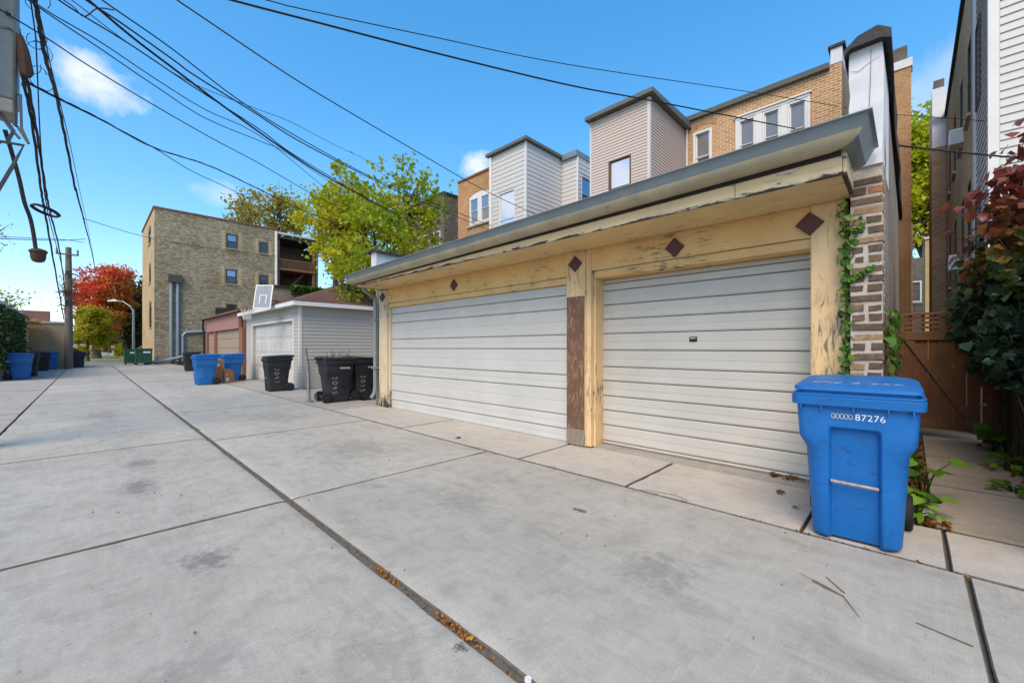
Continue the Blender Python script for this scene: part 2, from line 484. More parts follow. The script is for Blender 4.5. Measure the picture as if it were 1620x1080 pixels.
m_redbrick = brick_mat('red_brick', 'both', (0.26, 0.105, 0.075), (0.19, 0.08, 0.06), (0.28, 0.2, 0.17))
m_leftbrick = brick_mat('sandy_brick', 'both', (0.44, 0.34, 0.21), (0.34, 0.26, 0.165), (0.42, 0.35, 0.25), bw=0.24, rh=0.11, ms=0.012)
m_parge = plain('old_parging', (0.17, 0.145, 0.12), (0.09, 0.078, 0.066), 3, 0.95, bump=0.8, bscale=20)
m_side_beige = plain('beige_siding', (0.55, 0.46, 0.40), (0.51, 0.425, 0.37), 1.2, 0.6, dirt=(0.40, 0.37, 0.34), damt=0.1, stretch=(1, 1, 0.3))
m_side_white = plain('white_siding', (0.56, 0.54, 0.52), (0.52, 0.50, 0.48), 0.8, 0.6, dirt=(0.40, 0.37, 0.34), damt=0.1, stretch=(1, 1, 0.3))
m_side_house = plain('white_clapboard', (0.58, 0.57, 0.54), (0.54, 0.53, 0.50), 0.8, 0.55, dirt=(0.40, 0.37, 0.34), damt=0.1, stretch=(1, 1, 0.3))
m_side_grey = plain('grey_siding', (0.46, 0.425, 0.375), (0.42, 0.385, 0.34), 1.0, 0.6, dirt=(0.40, 0.37, 0.34), damt=0.1, stretch=(1, 1, 0.3))
m_trim = plain('white_trim_paint', (0.70, 0.69, 0.67), (0.64, 0.63, 0.61), 4, 0.5)
m_trimgrey = plain('grey_white_trim', (0.62, 0.60, 0.57), (0.55, 0.53, 0.51), 4, 0.6)
m_eave = plain('olive_grey_eave_metal', (0.15, 0.155, 0.135), (0.12, 0.125, 0.11), 3, 0.5, 0.2)
m_browntrim = plain('brown_window_trim', (0.16, 0.09, 0.055), None, 8, 0.6)
m_darkframe = plain('dark_window_frame', (0.085, 0.07, 0.06), None, 8, 0.6)
m_shingle = brick_mat('brown_roof_shingles', 'X', (0.15, 0.085, 0.068), (0.11, 0.066, 0.055), (0.08, 0.05, 0.042), bw=0.3, rh=0.07, ms=0.008)
m_gate = plain('brown_gate_stain', (0.24, 0.10, 0.045), (0.16, 0.07, 0.034), 6, 0.75, bump=0.35, bscale=40, stretch=(1, 1, 0.35))
m_gatedark = plain('weathered_brown_wood', (0.24, 0.12, 0.06), (0.16, 0.085, 0.048), 8, 0.85, bump=0.4, bscale=40)
m_pinkpanel = plain('dusty_pink_panel', (0.36, 0.185, 0.16), (0.31, 0.16, 0.14), 2, 0.8)
m_pinkdoor = plain('tan_wood_door', (0.36, 0.27, 0.215), (0.29, 0.215, 0.17), 4, 0.8)
m_redpost = plain('rust_red_brick_post', (0.3, 0.13, 0.075), (0.2, 0.085, 0.055), 14, 0.9, bump=0.4)
def glass(name, c, rough=0.04, metal=0.0, spec=0.8):
    g = G(name)
    return g.done(g.mix(g.noise(0.8, 3), c, tuple(x * 0.8 for x in c)), rough, metal, spec)
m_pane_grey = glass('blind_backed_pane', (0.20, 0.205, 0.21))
m_pane_low = glass('darker_lower_pane', (0.10, 0.10, 0.10))  # lower panes, a darker grey than the upper ones
m_pane_mirror = glass('sky_reflecting_pane', (0.78, 0.80, 0.84), 0.03, 0.92)
m_pane_dark = glass('dark_pane', (0.05, 0.065, 0.08), 0.04, 0.35)
m_pane_blue = glass('blue_reflecting_pane', (0.22, 0.33, 0.42), 0.05, 0.8)
def plastic(name, c, rough=0.38, scuff=(0.03, 0.03, 0.03), amt=0.0):
    g = G(name)
    tco = g.n('ShaderNodeTexCoord').outputs['Object']
    oi = g.n('ShaderNodeObjectInfo').outputs['Random']
    cc = g.mix(g.ramp(g.noise(3, 5, 0.6, tco), 0.3, 0.75), c, tuple(x * 0.86 for x in c))
    sc1 = g.ramp(g.noise(14, 6, 0.75, g.scaled(tco, (1, 1, 1.6)), 0.7), 0.66 - amt, 0.74 - amt)
    cc = g.mix(g.math('MULTIPLY', sc1, 0.5), cc, scuff)
    pale = g.ramp(g.noise(40, 5, 0.8, g.scaled(tco, (1, 1, 0.25))), 0.66, 0.78)
    cc = g.mix(g.math('MULTIPLY', pale, 0.10), cc, (0.35, 0.4, 0.5))
    g.bump(g.noise(220, 2, 0.5, tco), 0.06, 0.004)
    return g.done(cc, g.math('ADD', rough, g.math('MULTIPLY', g.noise(6, 4, 0.6, tco), 0.2)), 0, 0.4)
m_blue = plastic('blue_cart_plastic', (0.006, 0.13, 0.42), 0.36, amt=0.095)
m_black = plastic('black_cart_plastic', (0.021, 0.021, 0.024), 0.42, (0.06, 0.06, 0.06))
m_bluedark = plastic('navy_bin_plastic', (0.012, 0.016, 0.035), 0.42)
m_green = plastic('green_dumpster_paint', (0.012, 0.085, 0.045), 0.45, (0.05, 0.04, 0.03), 0.03)
m_rubber = plain('black_rubber', (0.018, 0.018, 0.019), None, 20, 0.7)
m_steel = plain('dull_steel', (0.36, 0.36, 0.36), (0.28, 0.28, 0.28), 8, 0.45, 0.7)
m_rustbar = plain('rusty_grey_bar', (0.42, 0.38, 0.34), (0.24, 0.17, 0.12), 30, 0.6, 0.4)
m_white = plain('white_paint_marks', (0.75, 0.76, 0.78), (0.6, 0.61, 0.63), 50, 0.7)
m_chalk = plain('chalky_writing', (0.42, 0.43, 0.44), (0.3, 0.31, 0.32), 40, 0.8)
m_card = plain('cardboard', (0.34, 0.175, 0.065), (0.29, 0.145, 0.055), 5, 0.85, bump=0.1)
m_card2 = plain('orange_cardboard', (0.42, 0.19, 0.06), (0.36, 0.16, 0.05), 5, 0.85, bump=0.1)
m_galv = plain('galvanised_pipe', (0.32, 0.36, 0.40), (0.25, 0.28, 0.31), 4, 0.5, 0.4)
m_pole = plain('weathered_pole_wood', (0.19, 0.16, 0.135), (0.12, 0.10, 0.086), 6, 0.95, bump=0.7, bscale=30, stretch=(4, 4, 0.35))
m_cable = plain('black_cable', (0.016, 0.016, 0.018), None, 10, 0.6)
m_cable2 = plain('dusty_cable', (0.06, 0.055, 0.05), (0.035, 0.03, 0.03), 20, 0.8)
m_tank = plain('grey_transformer_paint', (0.27, 0.275, 0.27), (0.23, 0.235, 0.23), 5, 0.5, 0.1)
m_bracket = plain('grey_bracket_metal', (0.16, 0.165, 0.165), (0.11, 0.115, 0.115), 8, 0.55, 0.3)
m_pot = plain('brown_pot', (0.11, 0.055, 0.035), (0.06, 0.04, 0.032), 10, 0.85, bump=0.5)
m_bark = plain('bark', (0.09, 0.068, 0.05), (0.05, 0.04, 0.032), 8, 0.95, bump=0.8, bscale=20, stretch=(4, 4, 0.5))
m_twig = plain('dry_twig', (0.20, 0.12, 0.06), (0.12, 0.075, 0.04), 30, 0.9)
m_orange = plain('rim_orange_paint', (0.42, 0.07, 0.035), None, 10, 0.6)
m_net = plain('white_net_cord', (0.7, 0.69, 0.68), None, 10, 0.9)
m_stone = plain('pale_stone', (0.5, 0.44, 0.36), (0.4, 0.34, 0.27), 20, 0.9, bump=0.5)
L_MAPLE = leaf_mat('maple_leaves', [(0.15, 0.24, 0.018), (0.30, 0.36, 0.02), (0.46, 0.44, 0.022), (0.62, 0.48, 0.025)], 0.5)
L_RED = leaf_mat('red_autumn_leaves', [(0.22, 0.19, 0.025), (0.46, 0.22, 0.03), (0.66, 0.22, 0.04), (0.58, 0.10, 0.05), (0.62, 0.06, 0.07)], 0.45)
L_YEL = leaf_mat('yellow_green_leaves', [(0.18, 0.21, 0.015), (0.36, 0.33, 0.018), (0.5, 0.38, 0.02)], 0.45)
L_OLIVE = leaf_mat('olive_leaves', [(0.2, 0.21, 0.05), (0.34, 0.29, 0.06), (0.48, 0.36, 0.07)], 0.45)
L_DARK = leaf_mat('dark_tree_leaves', [(0.03, 0.045, 0.014), (0.06, 0.06, 0.02), (0.10, 0.055, 0.02)], 0.25)
L_LOCUST = leaf_mat('locust_leaves', [(0.28, 0.36, 0.03), (0.48, 0.50, 0.03), (0.70, 0.58, 0.03)], 0.5)
L_IVY = leaf_mat('ivy_leaves', [(0.028, 0.085, 0.012), (0.06, 0.15, 0.018), (0.13, 0.22, 0.02)], 0.25, 0.4)
L_IVYD = leaf_mat('dark_ivy_leaves', [(0.025, 0.055, 0.018), (0.05, 0.09, 0.025), (0.09, 0.11, 0.03)], 0.2, 0.45)
L_VINE = leaf_mat('vine_leaves', [(0.03, 0.075, 0.045), (0.05, 0.10, 0.045), (0.09, 0.12, 0.03), (0.22, 0.11, 0.03), (0.24, 0.075, 0.04), (0.19, 0.045, 0.04)], 0.25, 0.34)
L_WEED = leaf_mat('weed_leaves', [(0.03, 0.09, 0.012), (0.08, 0.19, 0.015), (0.17, 0.32, 0.02)], 0.35, 0.42)
L_BUSH = leaf_mat('yellow_bush_leaves', [(0.25, 0.28, 0.01), (0.5, 0.45, 0.015)], 0.35)
L_FALL = leaf_mat('fallen_leaf_litter', [(0.09, 0.045, 0.02), (0.22, 0.085, 0.025), (0.44, 0.16, 0.02), (0.5, 0.30, 0.03)], 0.15, 0.8)

# ---------------------------------------------------------------- facades
def face(side, c):
    return {'x-': lambda u, d, z: (c - d, u, z), 'x+': lambda u, d, z: (c + d, u, z),
            'y-': lambda u, d, z: (u, c - d, z), 'y+': lambda u, d, z: (u, c + d, z)}[side]

def fbox(mb, F, u0, u1, d0, d1, z0, z1):
    a, b = F(u0, d0, z0), F(u1, d1, z1)
    return mb.box(a[0], b[0], a[1], b[1], a[2], b[2])

def holed(mb, F, u0, u1, z0, z1, holes, depth=0.12):
    us = sorted({u0, u1, *[h[0] for h in holes], *[h[1] for h in holes]})
    zs = sorted({z0, z1, *[h[2] for h in holes], *[h[3] for h in holes]})
    for a, b in zip(us, us[1:]):
        for c, d in zip(zs, zs[1:]):
            um, zm = (a + b) / 2, (c + d) / 2
            if any(h[0] < um < h[1] and h[2] < zm < h[3] for h in holes):
                continue
            mb.add([F(a, 0, c), F(b, 0, c), F(b, 0, d), F(a, 0, d)], [(0, 1, 2, 3)])
    for h in holes:
        q = [(h[0], h[2]), (h[1], h[2]), (h[1], h[3]), (h[0], h[3])]
        for i in range(4):
            a, b = q[i], q[(i + 1) % 4]
            mb.add([F(a[0], 0, a[1]), F(b[0], 0, b[1]), F(b[0], -depth, b[1]), F(a[0], -depth, a[1])], [(0, 1, 2, 3)])
    return mb

def window(parent, F, u0, u1, z0, z1, fm, top, low, fw=0.06, proud=0.03, sill=True, rail=0.5, sm=None):
    f = MB()
    for a, b, c, d in ((u0, u0 + fw, z0, z1), (u1 - fw, u1, z0, z1), (u0 + fw, u1 - fw, z1 - fw, z1), (u0 + fw, u1 - fw, z0, z0 + fw)):
        fbox(f, F, a, b, -0.10, proud, c, d)
    zm = z0 + (z1 - z0) * rail
    win = f.build('window', fm, parent, bevel=0.006)
    for a, b, mt, dd in ((zm, z1 - fw, top, -0.05), (z0 + fw, zm, low, -0.075)):
        p = MB()
        e = fw * 0.55
        fbox(p, F, u0 + fw + e, u1 - fw - e, dd - 0.01, dd, a + e * 0.6, b - e * 0.6)
        p.build('pane', mt, win)
        s = MB()
        for q in ((u0 + fw, u0 + fw + e, a, b), (u1 - fw - e, u1 - fw, a, b), (u0 + fw + e, u1 - fw - e, a, a + e * 0.6), (u0 + fw + e, u1 - fw - e, b - e * 0.6, b)):
            fbox(s, F, q[0], q[1], dd - 0.015, dd + 0.022, q[2], q[3])
        s.build('sash', fm, win)
    if sill:
        s = MB()
        fbox(s, F, u0 - 0.06, u1 + 0.06, -0.02, 0.07, z0 - 0.07, z0 - 0.001)
        s.build('sill', sm or fm, win)
    return win

def laps(mb, F, u0, u1, z0, z1, step, holes=(), proud=0.022):
    """horizontal lap siding: each board leans out at its lower edge"""
    z = z0
    while z < z1 - 0.01:
        t = min(z + step, z1)
        spans = [(u0, u1)]
        for h in holes:
            if h[2] < t - 0.01 and h[3] > z + 0.01:
                spans = [q for s in spans for q in ((s[0], min(s[1], h[0])), (max(s[0], h[1]), s[1])) if q[1] - q[0] > 0.005]
        for a, b in spans:
            mb.prism([F(a, 0.0, z), F(a, proud, z), F(a, 0.004, t), F(a, 0.0, t)], tuple(q - p for p, q in zip(F(a, 0, z), F(b, 0, z))))
        z = t
    return mb

# ================================================================ ground and paving
tag(MB().box(-300, 300, -120, 500, -0.6, -0.09).build('ground', m_soil), kind='structure')
bed = tag(MB().box(-3.2, 5.3, -6, 47.4, -0.08, -0.032).build('alley', m_dirt), kind='structure')

sj = random.Random(91)
def slab(parent, x0, x1, y0, y1, mat, z=0.0, th=0.14, dip0=0.0, dip1=0.0, name='slab'):
    """one cast slab with worn, slightly ragged edges; dip0/dip1 lower the edge at x0/x1"""
    e = 0.007
    mb = MB()
    near = y0 < 14
    nx = max(3, int((x1 - x0) / (0.16 if near else 0.5)))
    ny = max(2, int((y1 - y0) / (0.16 if near else 1.2)))
    xs = [x0, x0 + e] + [x0 + e + (x1 - x0 - 2 * e) * i / nx for i in range(1, nx)] + [x1 - e, x1]
    if dip0: xs = sorted(xs + [x0 + q for q in (0.02, 0.035, 0.05, 0.07, 0.1)])
    if dip1: xs = sorted(xs + [x1 - q for q in (0.02, 0.035, 0.05, 0.07, 0.1)])
    ys_ = [(y0, 0.007), (y0 + e, 0)] + [(y0 + e + (y1 - y0 - 2 * e) * i / ny, 0) for i in range(1, ny)] + [(y1 - e, 0), (y1, 0.007)]
    def zz(x):
        q = z
        if dip0: q -= dip0 * max(0.0, 1 - (x - x0) / 0.10) ** 2
        if dip1: q -= dip1 * max(0.0, 1 - (x1 - x) / 0.10) ** 2
        return q
    def rag():
        if not near: return 0.0
        return sj.uniform(0, 0.004) + (sj.uniform(0.004, 0.012) if sj.random() < 0.07 else 0.0)
    ra = [rag() for _ in xs]
    rb = [rag() for _ in xs]
    rings = []
    for y, d in ys_:
        l, r_ = rag(), rag()
        ring_ = []
        m = len(xs)
        for i, x in enumerate(xs):
            xx = x + (l if i < 2 else -r_ if i > m - 3 else 0.0)
            yy = y + (ra[i] if y < y0 + 2 * e else -rb[i] if y > y1 - 2 * e else 0.0)
            ring_.append((xx, yy, zz(x) - (0.007 if i in (0, m - 1) else 0) - d))
        rings.append([(ring_[0][0], ring_[0][1], z - th)] + ring_ + [(ring_[-1][0], ring_[-1][1], z - th)])
    mb.loft(rings)
    o = mb.build(name, mat, parent)
    o.data.materials.append(m_dirt)            # dirty joint faces
    for p in o.data.polygons:
        if abs(p.normal.z) < 0.93:
            p.material_index = 1
    return o

jr = random.Random(3)
g = 0.007
def run(x0, x1, ys, mat, **kw):
    for a, b in zip(ys, ys[1:]):
        slab(bed, x0, x1, a + g, b - g, mat, z=jr.uniform(-0.004, 0.003), **kw)
YR = [-6.0, -0.25, 4.12, 7.56, 11.3, 15.0, 18.7, 22.4, 26.1, 29.8, 33.5, 37.2, 41.0, 44.8, 47.3]
YL = [-6.0, 0.2, 4.12, 7.86, 11.6, 15.3, 19.0, 22.7, 26.4, 30.1, 33.8, 37.5, 41.2, 45.0, 47.3]
run(1.310, 3.764, YR, m_conc, dip0=0.012)
run(-0.985, 1.272, YL, m_conc, dip1=0.014)
run(-3.1, -1.005, [-6, -1, 2.8, 6.4, 9.9, 13.6, 17.2, 20.9, 24.6, 28.3, 32, 35.7, 40.3, 44, 47.3], m_kerb)
run(3.782, 4.57, [-6, -4.2, -2.2, -0.18, 0.60], m_apron)
run(3.782, 5.22, [0.60, 2.07, 3.55, 6.4, 9.35], m_apron)
run(3.782, 5.06, [9.35, 11.2, 14.9], m_kerb)
run(3.782, 5.06, [14.9, 18.5, 22.2, 25.5, 29, 32.4, 36, 39.5, 43, 45.6], m_kerb)
tag(MB().box(3.0, 3.8, 45.6, 47.4, -0.3, -0.02).build('building_pad', m_kerb), kind='structure')
walk = tag(MB().box(4.60, 10.3, -0.95, 0.16, -0.1, -0.05).build('gangway_path', m_dirt), kind='structure')
for a, b in ((4.60, 6.02), (6.035, 7.6), (7.615, 9.35)):
    slab(walk, a, b, -0.93, -0.13, m_walk, z=-0.004 * rnd.random())
tag(MB().box(5.23, 14, 9.42, 15.1, -0.3, -0.045).build('side_yard', m_soil), kind='structure')
tag(MB().box(5.15, 14, 9.45, 15.1, -0.3, -0.03).build('side_yard_slab', m_kerb), kind='structure')
tag(MB().box(-80, 90, 47.5, 55.5, -0.3, -0.035).build('cross_street', m_asph), kind='structure')
tag(MB().box(-80, 90, 55.6, 55.8, -0.3, 0.07).build('street_kerb', m_kerb), kind='structure')
tag(MB().box(-80, 90, 55.8, 130, -0.3, 0.06).build('lawn', m_grass), kind='structure')
tag(MB().box(-80, 90, 66.5, 68.2, -0.2, 0.075).build('pavement', m_kerb), kind='structure')
tag(MB().box(3.0, 4.6, 68.2, 84, -0.2, 0.074).build('front_path', m_kerb), kind='structure')
tag(MB().box(-0.4, 2.2, 59.4, 61.4, -0.2, 0.07).build('parkway_slab', m_kerb), kind='structure')

# ================================================================ the yellow garage
gar = thing('garage', 'cream painted brick garage with two white sectional doors and blue grey gutter', 'garage', (4.75, 4.8, 0))
SX = 4.88
# posts
pm = MB().box(SX - 0.03, 5.05, 3.275, 3.60, 0.015, 2.775).build('post', m_cream_v, gar, bevel=0.006)
pm['label'] = 'middle post with flaking brown paint'
bp = MB().box(SX - 0.034, SX - 0.0285, 3.285, 3.59, 0.245, 2.13)
bp.build('paint_panel', m_brownpost, pm)
MB().box(SX - 0.036, SX - 0.0285, 3.28, 3.595, 0.016, 0.244).build('bare_foot', m_greywood, pm)
MB().box(SX - 0.01, 5.18, 3.195, 3.274, 0.02, 2.776).build('jamb_board', m_cream_v, pm, bevel=0.004)
MB().box(SX + 0.06, 5.20, 3.165, 3.1945, 0.02, 2.45).build('door_stop', m_cream_v, pm, bevel=0.004)
MB().box(SX - 0.02, 5.3, 0.43, 0.695, 0.0, 2.776).build('post', m_cream_v, gar, bevel=0.008)
pl = MB().box(SX - 0.02, 5.1, 8.80, 9.17, -0.04, 2.76).build('post', m_post_l, gar, bevel=0.008)
pl['label'] = 'corner post with black rot at its foot'
MB().box(SX + 0.03, 5.02, 8.735, 8.799, -0.03, 2.42).build('door_stop', m_post_l, pl, bevel=0.004)
# header boards
for nm, y0, y1, z0, z1, x in (('header_board', 3.601, 8.7995, 2.435, 2.776, SX - 0.005), ('header_trim', 3.601, 8.7995, 2.335, 2.432, SX + 0.022),
                              ('header_board', 0.696, 3.194, 2.47, 2.776, SX - 0.005), ('header_trim', 0.696, 3.164, 2.372, 2.467, SX + 0.03)):
    MB().box(x, 5.2, y0, y1, z0, z1).build(nm, m_cream_h, gar, bevel=0.005)
hd = MB()
hd.box(SX + 0.012, 5.19, 3.601, 8.7995, 2.431, 2.436).box(SX + 0.02, 5.19, 0.696, 3.19, 2.466, 2.471)
hd.build('shadow_joint', m_groove, gar)
# diamonds
for y in (8.985, 6.27, 3.44, 2.02, 0.70):
    z, h = 2.595, 0.115
    xx = SX - (0.033 if y in (3.44,) else 0.023 if y in (8.985, 0.70) else 0.008)
    MB().prism([(xx, y, z - h), (xx, y + h, z), (xx, y, z + h), (xx, y - h, z)], (-0.022, 0, 0)).build('diamond_ornament', m_diamond, gar, bevel=0.003)
# sectional doors, slat by slat
def door(y0, y1, x, heights, ztop, mat, zf):
    d = MB().box(x + 0.03, x + 0.05, y0, y1, zf, ztop).build('sectional_door', m_groove, gar)
    z = ztop
    for k, h in enumerate(heights):
        zb = max(z - h, zf)
        if z - zb < 0.03:
            break
        t, b = z - 0.004, zb + 0.004
        j = jr.uniform(-0.0025, 0.0025)
        prof = [(x + 0.03, t), (x + 0.012 + j, t - 0.002), (x + 0.003 + j, t - 0.012)]
        if h > 0.3:
            m = (t + b) / 2
            prof += [(x + 0.001 + j, m + 0.012), (x + 0.006 + j, m), (x + 0.001 + j, m - 0.010)]
        else:
            m = (t + b) / 2
            prof += [(x + 0.001 + j, m + 0.004), (x + 0.004 + j, m - 0.002)]
        prof += [(x - 0.002 + j, b + 0.018), (x + 0.008 + j, b + 0.001), (x + 0.03, b)]
        s = MB().prism([(px, y0, pz) for px, pz in prof], (0, y1 - y0, 0))
        s.build('slat', mat, d)
        z = zb
    return d
d1 = door(3.60, 8.735, 4.955, [0.155, 0.205, 0.385, 0.21, 0.39, 0.21, 0.385, 0.21, 0.25], 2.338, m_door, -0.005)
d2 = door(0.695, 3.165, 5.145, [0.065, 0.10, 0.20, 0.205, 0.205, 0.235, 0.235, 0.20, 0.215, 0.205, 0.21, 0.225, 0.3], 2.375, m_door2, 0.03)
MB().box(5.135, 5.146, 1.86, 1.95, 1.475, 1.535).build('lock_plate', m_rubber, d2)
MB().box(5.131, 5.1345, 1.872, 1.938, 1.51, 1.525).build('lock_slot', m_chalk, d2)
MB().box(4.88, 5.2, 3.60, 8.74, -0.05, -0.004).build('sill', m_kerb, gar)
MB().box(4.95, 5.25, 0.60, 3.2, -0.05, 0.028).build('sill', m_kerb, gar)
# fascia, soffit
for y0, y1 in ((0.392, 1.166), (1.17, 9.015)):
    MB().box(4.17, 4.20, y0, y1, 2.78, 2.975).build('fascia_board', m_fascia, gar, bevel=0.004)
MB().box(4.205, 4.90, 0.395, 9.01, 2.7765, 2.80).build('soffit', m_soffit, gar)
MB().prism([(4.163, 9.0, 2.80), (4.163, 9.0, 2.86), (4.163, 0.394, 3.03), (4.163, 0.394, 2.925)], (0.006, 0, 0)).build('tarred_edge', m_tar, gar)
MB().box(4.195, 4.75, 0.366, 0.391, 2.775, 2.99).build('end_board', m_fascia, gar, bevel=0.004)
MB().box(4.205, 4.9, 9.0105, 9.03, 2.775, 3.0).build('end_board', m_fascia, gar)
# roof
MB().prism([(4.19, 0.385, 3.0), (4.19, 0.385, 3.05), (11.3, 0.385, 3.22), (11.3, 0.385, 3.0)], (0, 8.77, 0)).build('roof', m_tar, gar)
# gutter: trough with flared front, mitred return at the right end, falls towards the downspout
def zg(y): return 0.146 * (8.95 - y) / 8.75
gp = [(4.165, 0.0), (4.02, 0.0), (3.985, 0.018), (3.925, 0.135), (3.90, 0.142), (3.90, 0.152), (3.935, 0.152), (4.0, 0.03), (4.15, 0.012), (4.155, 0.15), (4.165, 0.15)]
def gring(y, mitre=0.0):
    return [(x, y - mitre * (4.165 - x) , 2.828 + zg(y) + z) for x, z in gp]
gt = MB()
ys = [8.95, 7.6, 6.2, 4.7, 3.2, 1.8, 0.9, 0.46]
gt.loft([gring(y) for y in ys[:-1]] + [gring(0.46, 1.0)])
# return along the end of the roof
rt = []
for X1 in (0.0, 1.0):
    ring = []
    for x, z in gp:
        off = 4.165 - x
        ring.append(((x if X1 == 0 else 4.70), 0.46 - off, 2.828 + zg(0.46) + z))
    rt.append(ring)
gt.loft(rt)
gutter = gt.build('gutter', m_gutter, gar, bevel=0.003)
fl = MB()
for y in (7.55, 4.68, 2.4):
    fl.loft([[(x - 0.004 * (x < 4.1), yy, 2.825 + zg(yy) + z * 1.02) for x, z in gp[:6] + [(3.92, 0.156), (4.165, 0.156)]] for yy in (y - 0.02, y + 0.02)])
fl.build('joint_strap', m_gutter, gutter)
lowp = [(4.16, -0.004), (4.07, -0.016), (4.02, -0.008), (3.975, 0.022), (3.957, 0.056), (3.975, 0.056), (4.0, 0.028), (4.03, 0.004), (4.08, -0.004), (4.16, 0.002)]
uf = MB().loft([[(x, y, 2.828 + zg(y) + z) for x, z in lowp] for y in ys[:-1]] + [[(x, 0.46 - (4.165 - x), 2.828 + zg(0.46) + z) for x, z in lowp]])
uf.build('stained_lit_trough', m_gutter_low, gutter, smooth=True)
# downspout
ds = MB().tube([(4.40, 9.08, 2.86), (4.46, 9.12, 2.74), (4.78, 9.22, 2.6), (4.80, 9.24, 2.45), (4.80, 9.24, 0.45), (4.78, 9.24, 0.32), (4.70, 9.24, 0.20)], 0.048, 8)
dsp = ds.build('downspout', m_gutter, gar, smooth=True)
MB().box(4.74, 4.87, 9.175, 9.305, 0.90, 0.94).build('strap', m_gutter, dsp)
MB().box(4.74, 4.87, 9.175, 9.305, 2.05, 2.09).build('strap', m_gutter, dsp)
# right brick wall: core of mortar, end bricks laid one by one, plain brick further along
core = MB().box(4.761, 4.98, 0.173, 0.387, -0.02, 3.02).build('mortar_core', m_mortar, gar)
sw = MB().box(4.98, 11.3, 0.166, 0.386, -0.02, 4.0)
sw.build('side_wall', m_sidewall, gar)
br_r = random.Random(11)
def brick_mesh(L, W, H, seed):
    q = random.Random(seed)
    mb = MB()
    e = 0.006
    j = lambda: q.uniform(-0.005, 0.005)
    ring = lambda x, i: [(x + j(), i + j(), i + j()), (x + j(), L - i + j(), i + j()), (x + j(), L - i + j(), H - i + j()), (x + j(), i + j(), H - i + j())]
    mb.loft([ring(0, e), ring(e, 0), ring(W, 0)])
    return mb
bm_full = [[mesh_of(brick_mesh(0.208, 0.09, 0.063, s), 'brick', m) for s in range(2)] for m in BR]
bm_half = [[mesh_of(brick_mesh(0.096, 0.09, 0.063, s + 9), 'brick', m) for s in range(2)] for m in BR]
z, k = 0.01, 0
while z < 2.90:
    full = k % 3 == 0 or (k % 7 == 3)
    wts = [7, 3, 1, 0.6] if z > 1.9 else [5, 3.5, 2, 1]
    if full:
        b = br_r.choice(br_r.choices(bm_full, wts)[0])
        inst('brick', b, core, (4.752 + br_r.uniform(-0.006, 0.006), 0.170 + br_r.uniform(-0.006, 0.006), z), (1, br_r.uniform(0.93, 1.03), br_r.uniform(0.88, 1.06)), (br_r.uniform(-.03, .03), 0, 0))
    else:
        sh = br_r.choice((0.0, 0.0, 0.008))
        for y in (0.168, 0.288):
            if br_r.random() < 0.06: continue
            b = br_r.choice(br_r.choices(bm_half, wts)[0])
            inst('brick', b, core, (4.753 + br_r.uniform(-0.006, 0.005), y + sh + br_r.uniform(-0.005, 0.006), z + br_r.uniform(-.004, .004)), (1, br_r.uniform(0.78, 1.05), br_r.uniform(0.85, 1.06)), (br_r.uniform(-.05, .05), 0, 0))
    z += 0.0855
    k += 1
# painted parapet end with tarred cap
pw = MB()
pr = random.Random(5)
rings = []
for i in range(9):
    zz_ = 2.99 + (4.03 - 2.99) * i / 8
    j = lambda: pr.uniform(-0.006, 0.006)
    rings.append([(4.735 + j(), 0.168 + j(), zz_), (5.7, 0.16, zz_), (5.7, 0.392, zz_), (4.735 + j(), 0.392 + j(), zz_)])
pw.loft(rings)
pw.build('parapet', m_whitewash, gar)
cp = MB()
rings = []
for i in range(16):
    x = 4.66 + i * 0.45
    j = lambda a=0.012: pr.uniform(-a, a)
    zc = 4.03 + (-0.02 * i * 0.1)
    rings.append([(x, 0.12 + j(), zc - 0.05 + j()), (x, 0.11 + j(), zc + 0.03 + j()), (x, 0.20, zc + 0.10 + j(0.01)), (x, 0.33, zc + 0.085 + j(0.01)), (x, 0.435 + j(), zc + 0.0 + j()), (x, 0.43 + j(), zc - 0.05), (x, 0.38, zc - 0.005), (x, 0.18, zc - 0.005)])
cp.loft(rings)
cp.build('tar_cap', m_tar, gar)
for pts in ([(4.727, 0.245, 4.0), (4.727, 0.25, 3.7), (4.727, 0.262, 3.4), (4.727, 0.256, 3.1)], [(4.727, 0.39, 3.86), (4.727, 0.33, 3.83), (4.727, 0.27, 3.87), (4.727, 0.19, 3.9)]):
    MB().tube(pts, [0.0012, 0.0022, 0.0018, 0.001], 4).build('crack', m_groove, gar)
# left parapet (lower) and left side wall
MB().box(4.90, 11.3, 9.17, 9.40, -0.05, 2.98).build('side_wall', m_sidewall, gar)
MB().box(4.78, 11.2, 9.155, 9.40, 2.985, 3.70).build('parapet', m_whitewash, gar)
cp = MB()
rings = []
for i in range(14):
    x = 4.72 + i * 0.5
    j = lambda a=0.015: pr.uniform(-a, a)
    rings.append([(x, 9.09 + j(), 3.66 + j()), (x, 9.10 + j(), 3.72 + j()), (x, 9.27, 3.77 + j()), (x, 9.45 + j(), 3.72 + j()), (x, 9.45, 3.66), (x, 9.41, 3.702), (x, 9.14, 3.702)])
cp.loft(rings)
cp.build('tar_cap', m_tar, gar)
MB().box(11.1, 11.3, 0.39, 9.165, -0.05, 2.99).build('rear_wall', m_sidewall, gar)

